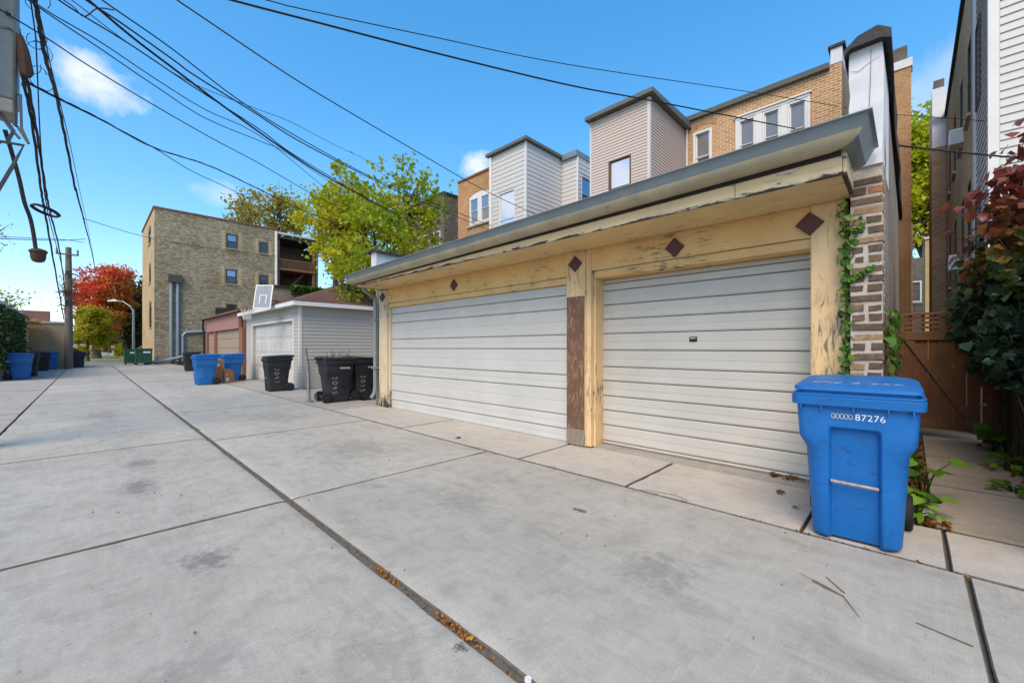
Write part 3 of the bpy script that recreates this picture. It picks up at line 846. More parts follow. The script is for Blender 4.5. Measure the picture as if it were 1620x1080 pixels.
# ================================================================ gangway gate
gate = thing('gate', 'brown stained plank gate with diagonal brace closing the narrow gangway', 'gate', (9.2, -0.4, 0))
GX = 9.2
yl, yr = 0.075, -0.75
n = 6
wd = (yl - yr) / n
gaps = [0.004, 0.003, 0.012, 0.010, 0.016, 0.004]
for i in range(n):
    y1 = yl - i * wd
    MB().box(GX, GX + 0.02, y1 - wd + gaps[i], y1, 0.20 + 0.01 * (i % 2), 1.56).build('plank', m_gate, gate, bevel=0.002)
MB().box(GX - 0.035, GX - 0.001, yr, yl, 1.52, 1.66).build('rail', m_gatedark, gate, bevel=0.004)
MB().box(GX - 0.03, GX - 0.001, yr, yl, 0.14, 0.27).build('rail', m_gatedark, gate, bevel=0.004)
MB().prism([(GX - 0.03, 0.07, 1.515), (GX - 0.03, -0.03, 1.515), (GX - 0.03, -0.745, 0.275), (GX - 0.03, -0.62, 0.275)], (0.028, 0, 0)).build('brace', m_gatedark, gate, bevel=0.003)
for z0 in (1.70, 1.775, 1.85):
    MB().box(GX - 0.012, GX + 0.004, yr, yl, z0, z0 + 0.042).build('lattice_slat', m_gatedark, gate)
for i in range(6):
    y = yl - 0.06 - i * 0.14
    MB().box(GX + 0.005, GX + 0.02, y - 0.035, y, 1.665, 1.915).build('lattice_slat', m_gatedark, gate)
MB().box(GX - 0.04, GX + 0.03, yr, yl, 1.916, 1.955).build('top_rail', m_gatedark, gate, bevel=0.004)
MB().box(GX - 0.03, GX + 0.05, yl + 0.004, 0.160, -0.05, 1.95).build('gate_post', m_gatedark, gate, bevel=0.004)
MB().box(GX - 0.05, GX + 0.05, -0.86, yr - 0.012, -0.05, 2.0).build('gate_post', m_gate, gate, bevel=0.004)
MB().box(GX - 0.02, GX + 0.02, -0.948, -0.861, -0.05, 1.95).build('filler_plank', m_gate, gate, bevel=0.003)
for z0 in (0.55, 1.25):
    MB().box(GX - 0.054, GX - 0.04, -0.80, yr + 0.02, z0, z0 + 0.035).build('hinge', m_steel, gate)

# parged wall on the right of the gangway
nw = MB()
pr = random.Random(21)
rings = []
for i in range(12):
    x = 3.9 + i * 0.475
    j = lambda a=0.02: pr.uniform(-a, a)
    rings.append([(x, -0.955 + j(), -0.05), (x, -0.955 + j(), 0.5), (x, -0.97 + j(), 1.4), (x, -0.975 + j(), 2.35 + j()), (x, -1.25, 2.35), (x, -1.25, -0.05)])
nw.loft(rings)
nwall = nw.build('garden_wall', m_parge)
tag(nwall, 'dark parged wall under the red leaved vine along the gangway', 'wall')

# ================================================================ brick three-flat behind the garage
H1 = thing('brick_house', 'buff brick three storey house with white windows above the garage roof', 'house', (16, 4.5, 0))
F = face('x-', 16.0)
hw_ = [(2.29, 4.46, 7.55, 9.50), (5.25, 5.92, 7.60, 9.52), (2.4, 4.4, 4.0, 6.0), (5.2, 5.95, 3.9, 6.0)]
mb = holed(MB(), F, 1.50, 8.6, -0.05, 10.12, hw_)
mb.build('wall', m_tanbrick_y, H1)
MB().box(16.002, 30, 1.50, 1.7, -0.05, 10.55).build('side_wall', m_tanbrick_x, H1)
MB().box(16.15, 30, 1.71, 8.58, 9.9, 10.1).build('roof', m_tar, H1)
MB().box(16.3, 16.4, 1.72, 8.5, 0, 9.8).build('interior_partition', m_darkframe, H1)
MB().box(15.985, 16.7, 1.495, 1.78, 10.14, 10.62).build('parapet', m_whitewash, H1)
cp = MB()
for i in range(12):
    x = 15.93 + i * 0.9
    cp.box(x, x + 0.86, 1.44 + rnd.uniform(-.02, .02), 1.84, 10.625, 10.70 + rnd.uniform(-.02, .03))
cp.build('coping', m_tar, H1)
ge = MB().prism([(15.86, 1.80, 10.02), (15.99, 1.80, 10.0), (15.99, 1.80, 10.17), (15.83, 1.80, 10.17)], (0, 4.4, 0))
ge.build('eave_gutter', m_eave, H1)
# brick arch band over the small window
ar = MB()
for i in range(13):
    t = -1 + 2 * i / 12
    y = 5.585 + t * 0.46
    z = 9.58 + 0.14 * (1 - t * t)
    ar.box(15.985, 16.0, y - 0.028, y + 0.028, z, z + 0.21)
ar.build('arch_brick_course', m_orangebrick, H1)
for a, b in ((3.83, 4.37), (3.10, 3.62), (2.37, 2.90)):
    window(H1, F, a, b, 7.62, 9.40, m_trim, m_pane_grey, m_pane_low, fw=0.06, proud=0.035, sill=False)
fr = MB()
for a, b in ((4.372, 4.46), (3.622, 3.828), (2.902, 3.098), (2.29, 2.368)):
    fbox(fr, F, a, b, -0.09, 0.045, 7.55, 9.41)
fbox(fr, F, 2.29, 4.46, -0.09, 0.05, 9.411, 9.50)
fbox(fr, F, 2.25, 4.50, 0.0, 0.09, 9.501, 9.55)
fbox(fr, F, 2.29, 4.46, -0.09, 0.05, 7.55, 7.615)
fr.build('window_casing', m_trim, H1, bevel=0.006)
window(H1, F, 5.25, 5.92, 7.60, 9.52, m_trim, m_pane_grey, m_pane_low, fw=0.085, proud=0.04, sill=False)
MB().tube([(15.93, 6.14, 10.0), (15.93, 6.14, 0)], 0.05, 8).build('downspout', m_trimgrey, H1)
# wider front wing seen past the garage wall
MB().box(24, 36, -0.02, 1.49, -0.05, 13.2).build('front_wing', m_orangebrick, H1)
MB().box(24.3, 25.4, 0.1, 0.75, 13.2, 14.3).build('chimney', m_parge, H1)
MB().box(23.95, 24.6, -0.06, 0.6, 13.201, 13.55).build('coping', m_trimgrey, H1)

# beige sided bay
B1 = thing('porch_bay', 'beige vinyl sided enclosed porch with olive eave beside the brick house', 'porch', (13, 7.3, 0))
bx = 12.96
Fb, Fs = face('x-', bx), face('y-', 6.21)
wh = [(6.88, 7.76, 6.55, 8.05)]
MB().box(bx + 0.14, 15.98, 6.33, 8.50, -0.05, 9.70).build('core', m_side_beige, B1)
lp = laps(MB(), Fb, 6.29, 8.45, 5.0, 9.72, 0.105, wh)
lp.build('front_siding', m_side_beige, B1)['kind'] = 'stuff'
q = MB()
holed(q, face('x-', bx + 0.001), 6.22, 8.50, -0.05, 9.72, wh, 0.13)
q.build('front_sheathing', m_side_beige, B1)
lp = laps(MB(), Fs, bx + 0.075, 15.98, 5.0, 9.72, 0.105)
lp.build('side_siding', m_side_beige, B1)['kind'] = 'stuff'
MB().box(bx + 0.14, 15.97, 6.2105, 6.32, -0.05, 9.72).build('side_sheathing', m_side_beige, B1)
MB().box(bx - 0.03, bx + 0.07, 6.18, 6.285, -0.05, 9.72).build('corner_board', m_trimgrey, B1)
MB().box(bx - 0.03, bx + 0.05, 8.455, 8.53, -0.05, 9.72).build('corner_board', m_trimgrey, B1)
MB().prism([(bx - 0.24, 6.0, 9.73), (bx - 0.24, 6.0, 9.87), (16.0, 6.0, 10.0), (16.0, 6.0, 9.73)], (0, 2.62, 0)).build('roof', m_eave, B1)
window(B1, Fb, 6.90, 7.74, 6.57, 8.03, m_browntrim, m_pane_mirror, m_pane_mirror, fw=0.035, proud=0.02, sill=False, rail=0.33)

# white sided porch with two steps
B2 = thing('porch_bay', 'white sided enclosed porch with stepped front and dark eave', 'porch', (14, 13.5, 0))
fx, y0 = 14.0, 12.69
Ff = face('x-', fx)
wh = [(13.37, 14.50, 6.6, 8.93)]
MB().box(fx + 0.13, 19.9, y0 + 0.1, 15.1, -0.05, 10.85).build('core', m_side_white, B2)
lp = laps(MB(), Ff, y0 + 0.06, 14.95, 5.0, 10.9, 0.21, wh); lp.build('front_siding', m_side_white, B2)['kind'] = 'stuff'
q = holed(MB(), face('x-', fx + 0.001), y0 + 0.01, 15.1, -0.05, 10.9, wh, 0.12); q.build('front_sheathing', m_side_white, B2)
lp = laps(MB(), face('y-', y0), fx + 0.06, 16.66, 5.0, 10.9, 0.21); lp.build('side_siding', m_side_white, B2)['kind'] = 'stuff'
MB().box(fx + 0.13, 19.8, y0 + 0.001, y0 + 0.09, -0.05, 10.9).build('side_sheathing', m_side_white, B2)
MB().box(fx - 0.03, fx + 0.055, y0 - 0.03, y0 + 0.055, -0.05, 10.9).build('corner_board', m_trim, B2)
MB().tube([(fx - 0.05, 15.02, 10.85), (fx - 0.05, 15.02, 0.0)], 0.075, 8).build('downspout', m_trim, B2)
x2, y2 = 16.67, 11.69
lp = laps(MB(), face('x-', x2), y2 + 0.05, y0 - 0.03, 5.0, 10.9, 0.21); lp.build('front_siding', m_side_white, B2)['kind'] = 'stuff'
lp = laps(MB(), face('y-', y2), x2 + 0.05, 19.9, 5.0, 10.75, 0.21, [(16.95, 17.95, 8.2, 9.95)]); lp.build('side_siding', m_side_white, B2)['kind'] = 'stuff'
MB().box(x2 + 0.001, 19.9, y2 + 0.1, y0 - 0.001, -0.05, 10.9).build('core', m_side_white, B2)
holed(MB(), face('y-', y2 + 0.001), x2 + 0.002, 19.9, -0.05, 10.75, [(16.95, 17.95, 8.2, 9.95)], 0.09).build('side_sheathing', m_side_white, B2)
MB().box(x2 - 0.03, x2 + 0.045, y2 - 0.03, y2 + 0.045, -0.05, 10.75).build('corner_board', m_trim, B2)
MB().box(fx - 0.2, 20, y0 - 0.17, 15.25, 10.905, 11.04).build('roof', m_eave, B2)
MB().box(x2 - 0.15, 20, y2 - 0.03, y0 - 0.172, 10.77, 11.05).build('roof', m_gutter, B2)
window(B2, Ff, 13.39, 14.48, 6.62, 8.91, m_trim, m_pane_mirror, m_pane_mirror, fw=0.05, proud=0.02, sill=False, rail=0.42)
window(B2, face('y-', y2), 16.97, 17.93, 8.22, 9.93, m_trim, m_pane_blue, m_pane_dark, fw=0.05, proud=0.02, sill=False)

# orange brick house with arched double window
H2 = thing('brick_house', 'orange brick house with white segmental arched window beside the maple', 'house', (16, 18, 0))
F2 = face('x-', 16.0)
holed(MB(), F2, 15.3, 20.2, -0.05, 11.6, [(17.25, 19.16, 8.7, 10.62)]).build('wall', m_orangebrick, H2)
q = MB()
for i in range(12):
    t0, t1 = -1 + 2 * i / 12, -1 + 2 * (i + 1) / 12
    y0_, y1_ = 18.205 + 0.96 * t0, 18.205 + 0.96 * t1
    q.prism([(15.99, y0_, 10.40 + 0.20 * (1 - t0 * t0)), (15.99, y0_, 10.66), (15.99, y1_, 10.66), (15.99, y1_, 10.40 + 0.20 * (1 - t1 * t1))], (0.1, 0, 0))
q.build('window_arch', m_orangebrick, H2)
q = MB()
for i in range(12):
    t0, t1 = -1 + 2 * i / 12, -1 + 2 * (i + 1) / 12
    y0_, y1_ = 18.205 + 0.93 * t0, 18.205 + 0.93 * t1
    q.prism([(16.0, y0_, 10.32), (16.0, y0_, 10.39 + 0.20 * (1 - t0 * t0)), (16.0, y1_, 10.39 + 0.20 * (1 - t1 * t1)), (16.0, y1_, 10.32)], (0.08, 0, 0))
q.build('arch_fill', m_trim, H2)
for a, b in ((17.30, 18.14), (18.27, 19.11)):
    window(H2, F2, a, b, 8.75, 10.32, m_trim, m_pane_blue, m_pane_grey, fw=0.08, proud=0.0, sill=False)
fbox(MB(), F2, 18.14, 18.27, -0.08, 0.02, 8.75, 10.32).build('mullion', m_trim, H2)
fbox(MB(), F2, 17.15, 19.25, 0.0, 0.10, 8.6, 8.69).build('sill', m_stone, H2)
q = MB()
for i in range(9):
    y = 15.4 + i * 0.535
    q.box(15.93, 16.3, y, y + 0.52, 11.605, 11.70 + rnd.uniform(0, 0.03))
q.build('coping', m_redpost, H2)
MB().box(16.001, 26, 15.301, 15.5, -0.05, 11.55).build('side_wall', m_tanbrick_x, H2)
MB().box(16.15, 26, 19.9, 20.199, -0.05, 11.59).build('side_wall', m_tanbrick_x, H2)
MB().box(16.15, 26, 15.51, 19.89, 11.2, 11.4).build('roof', m_tar, H2)
# darker block standing behind the maple
H3 = thing('brick_house', 'dark brick building half hidden behind the maple crown', 'house', (20, 28, 0))
MB().box(18.5, 32, 25, 31, -0.05, 12.9).build('wall', m_darkbrick, H3)
for i in range(4):
    window(H3, face('x-', 18.5), 25.4 + i * 1.4, 26.2 + i * 1.4, 8.5, 10.2, m_trimgrey, m_pane_dark, m_pane_dark, sill=True, proud=0.12)
MB().box(18.4, 32.1, 24.9, 31.1, 12.905, 13.05).build('coping', m_tar, H3)

# ================================================================ grey sided garage with hip roof
GG = thing('garage', 'grey vinyl sided garage with brown hip roof and white panel door', 'garage', (5.1, 18.5, 0))
gx, gy0, gy1, gxb = 5.10, 15.16, 21.9, 11.2
Fg, Fgs = face('x-', gx), face('y-', gy0)
dh = (15.86, 21.0, -0.05, 2.36)
lp = laps(MB(), Fg, gy0 + 0.06, gy1 - 0.06, 0.0, 2.86, 0.125, [dh]); lp.build('front_siding', m_side_grey, GG)['kind'] = 'stuff'
lp = laps(MB(), Fgs, gx + 0.06, gxb, 0.0, 2.86, 0.125); lp.build('side_siding', m_side_grey, GG)['kind'] = 'stuff'
holed(MB(), face('x-', gx + 0.001), gy0 + 0.01, gy1, -0.05, 2.86, [dh], 0.12).build('front_sheathing', m_side_grey, GG)
MB().box(gx + 0.02, gxb, gy0 + 0.001, gy0 + 0.1, -0.05, 2.86).build('side_sheathing', m_side_grey, GG)
MB().box(gxb - 0.1, gxb, gy0 + 0.101, gy1, -0.05, 2.86).build('rear_wall', m_side_grey, GG)
MB().box(gx + 0.02, gxb - 0.101, gy1 - 0.1, gy1 - 0.002, -0.05, 2.86).build('side_wall', m_side_grey, GG)
MB().box(gx - 0.035, gx + 0.055, gy0 - 0.035, gy0 + 0.055, -0.03, 2.86).build('corner_board', m_trimgrey, GG)
MB().box(gx - 0.035, gx + 0.05, gy1 - 0.055, gy1 + 0.03, -0.03, 2.86).build('corner_board', m_trimgrey, GG)
q = MB()
q.box(gx - 0.03, gx + 0.03, 15.72, 15.855, -0.02, 2.46).box(gx - 0.03, gx + 0.03, 21.005, 21.14, -0.02, 2.46).box(gx - 0.03, gx + 0.03, 15.856, 21.004, 2.365, 2.46)
q.build('door_casing', m_trimgrey, GG)
dr = MB().box(gx + 0.10, gx + 0.12, 15.87, 20.99, -0.02, 2.35).build('sectional_door', m_door, GG)
for r_ in range(4):
    zb = 0.0 + r_ * 0.585
    for c_ in range(8):
        ya = 15.93 + c_ * 0.632
        p = MB()
        p.loft([[(gx + 0.1, ya, zb + 0.06), (gx + 0.1, ya + 0.55, zb + 0.06), (gx + 0.1, ya + 0.55, zb + 0.52), (gx + 0.1, ya, zb + 0.52)],
                [(gx + 0.085, ya + 0.03, zb + 0.09), (gx + 0.085, ya + 0.52, zb + 0.09), (gx + 0.085, ya + 0.52, zb + 0.49), (gx + 0.085, ya + 0.03, zb + 0.49)]])
        p.build('panel', m_door, dr)
q = MB()
e = 0.32
rx0, rx1, ry0, ry1 = gx - e, gxb + e, gy0 - e, gy1 + e
q.add([(rx0, ry0, 2.98), (rx1, ry0, 2.98), (rx1, ry1, 2.98), (rx0, ry1, 2.98), (rx0 + 3.4, 18.53, 4.35), (rx1 - 3.4, 18.53, 4.35)],
      [(0, 1, 5, 4), (1, 2, 5), (2, 3, 4, 5), (3, 0, 4), (3, 2, 1, 0)])
rf = q.build('roof', m_shingle, GG)
q = MB()
q.box(rx0 - 0.02, rx0 + 0.02, ry0, ry1, 2.84, 2.975).box(rx0 + 0.021, rx1, ry0 - 0.02, ry0 + 0.02, 2.84, 2.975)
q.build('fascia', m_trim, rf)
MB().box(rx0 + 0.021, rx1, ry0 + 0.021, ry1, 2.862, 2.88).build('soffit', m_trimgrey, rf)
# basketball hoop on the roof edge
m_backboard = plain('grey_acrylic_board', (0.30, 0.32, 0.35), (0.24, 0.26, 0.29), 3, 0.25)
HP = thing('basketball_hoop', 'basketball backboard with red rim and white net on the garage roof edge', 'basketball hoop', (4.45, 17.0, 2.97))
bb = MB()
ax, ay = Vector((0.62, -0.78, 0)).normalized(), None
cx, cy = 4.45, 16.95
def bpt(u, v, d=0.0):                      # board plane: u along the board, v up, d outward
    t = 0.16
    o = Vector((cx, cy, 3.25)) + Vector((0.70, -0.714, 0)) * u + Vector((0.16, 0.16, 1.0)).normalized() * v + Vector((-0.714, -0.70, 0.2)).normalized() * d
    return tuple(o)
def bbox(mb, u0, u1, v0, v1, d0, d1):
    pts = [bpt(u, v, d) for d in (d0, d1) for u, v in ((u0, v0), (u1, v0), (u1, v1), (u0, v1))]
    return mb.add(pts, [(3, 2, 1, 0), (4, 5, 6, 7), (0, 1, 5, 4), (1, 2, 6, 5), (2, 3, 7, 6), (3, 0, 4, 7)])
bbox(MB(), -0.28, 0.28, -0.42, 0.42, 0.0, 0.02).build('backboard', m_backboard, HP)
q = MB()
for a in ((-0.32, -0.28, -0.46, 0.46), (0.28, 0.32, -0.46, 0.46), (-0.279, 0.279, 0.42, 0.46), (-0.279, 0.279, -0.46, -0.42)):
    bbox(q, *a, -0.01, 0.03)
for a in ((-0.13, -0.10, -0.25, 0.08), (0.10, 0.13, -0.25, 0.08), (-0.099, 0.099, 0.05, 0.08)):
    bbox(q, *a, 0.021, 0.026)
q.build('board_frame', m_trim, HP)
q = MB()
rc = Vector((4.02, 17.36, 2.84))
ringp = [rc + Vector((0.235 * math.cos(a), 0.235 * math.sin(a), 0)) for a in [2 * math.pi * i / 20 for i in range(20)]]
q.tube(ringp, 0.014, 6, True)
q.tube([(4.42, 17.0, 2.84), (4.2, 17.2, 2.84)], 0.03, 6)
q.build('rim', m_orange, HP)
q = MB()
for i in range(12):
    for sgn in (-1, 1):
        a0, a1 = 2 * math.pi * i / 12, 2 * math.pi * (i + sgn * 1.5) / 12
        q.tube([rc + Vector((0.23 * math.cos(a0), 0.23 * math.sin(a0), 0)), rc + Vector((0.13 * math.cos(a1), 0.13 * math.sin(a1), -0.25)), rc + Vector((0.12 * math.cos(a1 + 0.3 * sgn), 0.12 * math.sin(a1 + .3 * sgn), -0.42))], 0.007, 4)
q.build('net', m_net, HP)
q = MB()
for u in (-0.15, 0.15):
    q.tube([bpt(u, -0.1, -0.01), (cx + 0.55 + u * 0.7, cy + 0.5 - u * 0.7, 3.16)], 0.018, 5)
    q.tube([bpt(u, -0.4, -0.01), (cx + 0.35 + u * 0.7, cy + 0.15 - u * 0.7, 3.08)], 0.018, 5)
q.build('bracket', m_rubber, HP)

# ================================================================ pink panelled brick garage and the taller block beside it
PG = thing('garage', 'old brick garage with dusty pink panel over tan wooden doors', 'garage', (5.1, 27.5, 0))
px_ = 5.10
MB().box(px_ + 0.15, 11, 22.9, 32.2, -0.05, 3.0).build('body', m_redbrick, PG)
MB().box(px_ - 0.04, px_ + 0.1, 23.4, 31.1, 2.35, 3.12).build('pink_panel', m_pinkpanel, PG)
MB().prism([(px_ - 0.25, 22.6, 3.13), (px_ - 0.25, 22.6, 3.2), (11, 22.6, 3.42), (11, 22.6, 3.1)], (0, 9.7, 0)).build('roof', m_gatedark, PG)
for y0_, y1_ in ((22.85, 23.5), (28.8, 29.3), (31.2, 31.7)):
    MB().box(px_, px_ + 0.2, y0_, y1_, -0.03, 2.35).build('brick_post', m_redpost, PG)
for y0_, y1_ in ((23.5, 28.8), (29.3, 31.2)):
    dd = MB().box(px_ + 0.12, px_ + 0.145, y0_, y1_, -0.02, 2.35).build('sectional_door', m_groove, PG)
    for k in range(5):
        MB().box(px_ + 0.095, px_ + 0.12, y0_ + 0.01, y1_ - 0.01, 0.0 + k * 0.47, 0.455 + k * 0.47).build('panel', m_pinkdoor, dd, bevel=0.01)
MB().tube([(5.0, 31.8, 3.1), (4.98, 31.8, 2.6), (5.05, 31.8, 2.4), (5.05, 31.8, 0)], 0.06, 6).build('downspout', m_rubber, PG)
BW = thing('wall', 'dark weathered brick parapet wall rising behind the basketball hoop', 'wall', (6, 22.4, 0))
MB().box(5.9, 12.5, 22.2, 22.5, -0.05, 4.35).build('brickwork', m_sidewall, BW)
MB().box(5.82, 12.5, 22.12, 22.58, 4.355, 4.45).build('coping', m_tar, BW)
MB().box(5.78, 5.895, 22.15, 22.55, -0.05, 4.34).build('white_edge', m_whitewash, BW)
MB().box(5.6, 10, 31.5, 31.75, 3.45, 3.95).build('rear_parapet', m_tar, PG)

# ================================================================ tall yellow-grey brick building
TB = thing('apartment_building', 'tall three storey grey yellow brick building at the far right of the alley', 'building', (3.9, 46.25, 0))
tx, ty = 3.90, 46.25
Ft, Fl = face('y-', ty), face('x-', tx)
wins = [(9.02, 9.95, 10.80, 12.17, 'b'), (8.98, 9.9, 7.45, 8.83, 'b'), (11.75, 12.53, 10.78, 11.90, 'd'), (11.75, 12.53, 7.54, 8.65, 'd'), (9.03, 9.9, 4.2, 5.55, 'd')]
holed(MB(), Ft, tx, 13.16, -0.05, 13.35, [w_[:4] for w_ in wins]).build('side_wall', m_greybrick_x, TB)
lw = [(48.85, 51.0, 10.83, 12.0), (48.85, 50.5, 7.25, 8.6), (48.4, 50.4, 3.2, 5.1)]
holed(MB(), Fl, ty, 57.4, -0.05, 13.35, lw).build('alley_wall', m_greybrick_y, TB)
MB().box(tx + 0.2, 13.0, ty + 0.2, 57.4, 13.0, 13.2).build('roof', m_tar, TB)
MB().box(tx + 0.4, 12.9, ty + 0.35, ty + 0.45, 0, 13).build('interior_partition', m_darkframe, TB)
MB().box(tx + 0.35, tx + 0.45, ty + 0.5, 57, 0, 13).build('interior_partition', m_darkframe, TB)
MB().box(13.0, 13.15, ty + 0.1, 57.4, 0, 13.3).build('rear_wall', m_greybrick_y, TB)
for a, b, c, d_, k in wins:
    window(TB, Ft, a, b, c, d_, m_darkframe, m_pane_blue if k == 'b' else m_pane_dark, m_pane_dark, fw=0.09, proud=0.0, sm=m_stone)
    for side in ((a - 0.42, a), (b, b + 0.42)):
        q = MB()
        nq = int((d_ - c + 0.5) / 0.13)
        for i in range(nq):
            u0_, u1_ = side
            z_ = c - 0.2 + i * 0.13
            w2 = 0.14 if i % 2 else 0.0
            if side[0] < a - 0.01: fbox(q, Ft, u0_ + w2, u1_ - 0.1, 0, 0.006, z_, z_ + 0.118)
            else: fbox(q, Ft, u0_ + 0.1, u1_ - w2, 0, 0.006, z_, z_ + 0.118)
        q.build('repaired_brick', m_greybrick_y, TB)
for a, b, c, d_ in lw:
    wn_ = window(TB, Fl, a, b, c, d_, m_darkframe, m_pane_dark, m_pane_dark, fw=0.10, proud=0.0, sm=m_stone)
    q = MB()
    mid, hw2 = (a + b) / 2, (b - a) / 2
    pts = [(tx - 0.02, mid + hw2 * math.cos(t), d_ + 0.55 * math.sin(t)) for t in [math.pi * i / 10 for i in range(11)]]
    q.prism(pts, (0.018, 0, 0))
    q.build('arched_head', m_darkframe, wn_)
q = MB()
x = tx - 0.08
while x < 13.1:
    q.box(x, x + 0.42, ty - 0.08, ty + 0.3, 13.355, 13.46 + rnd.uniform(0, 0.03)); x += 0.435
y = ty + 0.31
while y < 57.3:
    q.box(tx - 0.08, tx + 0.3, y, y + 0.42, 13.355, 13.46 + rnd.uniform(0, 0.03)); y += 0.435
q.build('coping', m_redpost, TB)
q = MB()
q.tube([(5.0, ty - 0.12, 7.1), (5.0, ty - 0.12, 0.2)], 0.13, 8).tube([(5.45, ty - 0.12, 7.1), (5.45, ty - 0.12, 0.2)], 0.13, 8)
q.build('vent_pipe', m_galv, TB)
MB().box(4.8, 5.75, ty - 0.4, ty - 0.02, 7.1, 7.75).build('duct_hood', m_darkframe, TB)
MB().tube([(5.8, ty - 0.12, 0.2), (5.8, ty - 0.12, 2.5), (6.0, ty - 0.12, 2.75), (8.9, ty - 0.12, 3.05)], 0.12, 8).build('conduit', m_galv, TB)
MB().tube([(3.2, ty - 0.9, 0.1), (4.6, ty - 0.55, 0.32), (6.2, ty - 0.5, 0.75)], 0.13, 8).build('drain_pipe', m_galv, TB)
MB().tube([(13.25, ty - 0.1, 13.2), (13.25, ty - 0.1, 6)], 0.12, 8).build('downspout', m_trim, TB)
# porch block at its right end
q = MB()
q.box(13.4, 17.2, ty + 0.0, ty + 4, 12.6, 13.0)
pr_ = q.build('porch_roof', m_tar, TB)
MB().box(13.3, 17.3, ty - 0.1, ty + 4.1, 13.005, 13.2).build('roof_trim', m_trimgrey, pr_)
MB().box(13.2, 17.4, ty + 3.6, ty + 3.9, -0.05, 12.55).build('porch_wall', m_darkbrick, TB)
for zf_ in (3.0, 6.2, 9.4):
    MB().box(13.4, 17.2, ty + 0.05, ty + 3.55, zf_, zf_ + 0.2).build('porch_floor', m_gatedark, TB)
    MB().box(13.5, 17.1, ty + 0.06, ty + 0.14, zf_ + 1.05, zf_ + 1.15).build('railing', m_gatedark, TB)
    for i in range(22):
        x = 13.6 + i * 0.165
        MB().box(x, x + 0.05, ty + 0.07, ty + 0.12, zf_ + 0.2, zf_ + 1.05).build('baluster', m_gatedark, TB)
MB().box(17.25, 17.4, ty + 0.02, ty + 3.55, -0.05, 12.55).build('porch_wall', m_darkbrick, TB)
for x in (13.55, 17.0):
    MB().box(x - 0.1, x + 0.1, ty + 0.15, ty + 0.35, -0.05, 12.55).build('porch_post', m_gatedark, TB)
q = MB()
q.prism([(13.8, ty + 1.2, 6.45), (13.8, ty + 1.2, 6.75), (16.4, ty + 1.2, 9.6), (16.4, ty + 1.2, 9.3)], (0, 0.9, 0))
q.build('stair', m_gatedark, TB)

# ================================================================ white sided house and brick house along the gangway
WH = thing('clapboard_house', 'tall white clapboard house right of the gangway', 'house', (10.4, -3, 0))
wx, wy = 10.40, -0.95
bl = MB().prism([(0, 0, 0), (-0.026, 0, 0), (-0.006, 0, 0.134), (0, 0, 0.134)], (0, -5.2, 0))
bm_ = mesh_of(bl, 'clapboard', m_side_house)
bl2 = MB().prism([(0, 0, 0), (0, 0.024, 0), (0, 0.006, 0.134), (0, 0, 0.134)], (2.1, 0, 0))
bm2 = mesh_of(bl2, 'clapboard', m_side_house)
MB().box(wx, 12.62, -6.2, wy, -0.05, 12.6).build('core', m_side_house, WH)
k = 0
z = 0.35
while z < 9.6:
    inst('clapboard', bm_, WH, (wx - 0.0005, wy - 0.10, z))
    inst('clapboard', bm2, WH, (wx + 0.12, wy + 0.0005, z))
    z += 0.1345
MB().box(wx - 0.03, wx + 0.11, wy - 0.095, wy + 0.03, -0.05, 12.6).build('corner_board', m_trim, WH)
MB().box(12.24, 12.62, wy, wy + 0.035, -0.05, 12.6).build('corner_board', m_trim, WH)
MB().box(wx - 0.3, 12.7, -6.4, wy + 0.2, 12.6, 12.8).build('roof', m_eave, WH)
for z0_ in (2.6, 6.0):
    window(WH, face('y+', wy), 11.5, 12.1, z0_, z0_ + 1.6, m_darkframe, m_pane_dark, m_pane_dark, fw=0.06, proud=0.045, sill=False)
PB = thing('brick_house', 'old brown brick house along the gangway with windows and air conditioners', 'house', (12.7, -3, 0))
lw = [(13.6, 14.4, 3.4, 5.2), (15.2, 16.0, 3.4, 5.2), (17.6, 18.4, 3.4, 5.2), (19.8, 20.6, 3.4, 5.2), (13.6, 14.4, 6.6, 8.4), (15.6, 16.4, 6.6, 8.4), (17.8, 18.6, 6.6, 8.4), (20, 20.8, 6.6, 8.4),
      (14.2, 14.9, 0.9, 2.2), (17.6, 18.4, 0.9, 2.2)]
holed(MB(), face('y+', wy - 0.01), 12.64, 26, -0.05, 9.9, lw, 0.15).build('wall', m_passbrick, PB)
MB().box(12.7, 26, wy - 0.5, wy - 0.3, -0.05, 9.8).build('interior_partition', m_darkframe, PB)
for a, b, c, d_ in lw:
    window(PB, face('y+', wy - 0.01), a, b, c, d_, m_darkframe, m_pane_dark, m_pane_dark, fw=0.07, proud=0.0, sm=m_stone)
q = MB()
x = 12.9
while x < 25.8:
    q.box(x, x + 0.6, wy - 0.3, wy + 0.06, 9.92, 10.02 + rnd.uniform(0, 0.03)); x += 0.62
q.build('coping', m_tar, PB)
MB().box(22.0, 25.5, wy, -0.58, -0.05, 8.85).build('chimney_breast', m_stackbrick, PB)
MB().box(22.0, 25.5, wy, -0.58, 8.855, 11.05).build('rendered_top', m_whitewash, PB)
MB().box(22.1, 22.9, wy + 0.05, -0.62, 11.055, 11.4).build('chimney_cap', m_parge, PB)
dish = MB()
rg = []
for r_, dx in ((0.02, 0.06), (0.14, 0.045), (0.24, 0.0)):
    rg.append([(21.8 + dx, -0.76 + r_ * 0.8 * math.cos(a), 10.1 + r_ * math.sin(a)) for a in [2 * math.pi * i / 14 for i in range(14)]])
dish.loft(rg)
dish.tube([(21.86, -0.76, 10.1), (22.0, -0.76, 10.0)], 0.03, 6)
tag(dish.build('satellite_dish', m_trim), 'small white satellite dish on the pale chimney top', 'satellite dish')
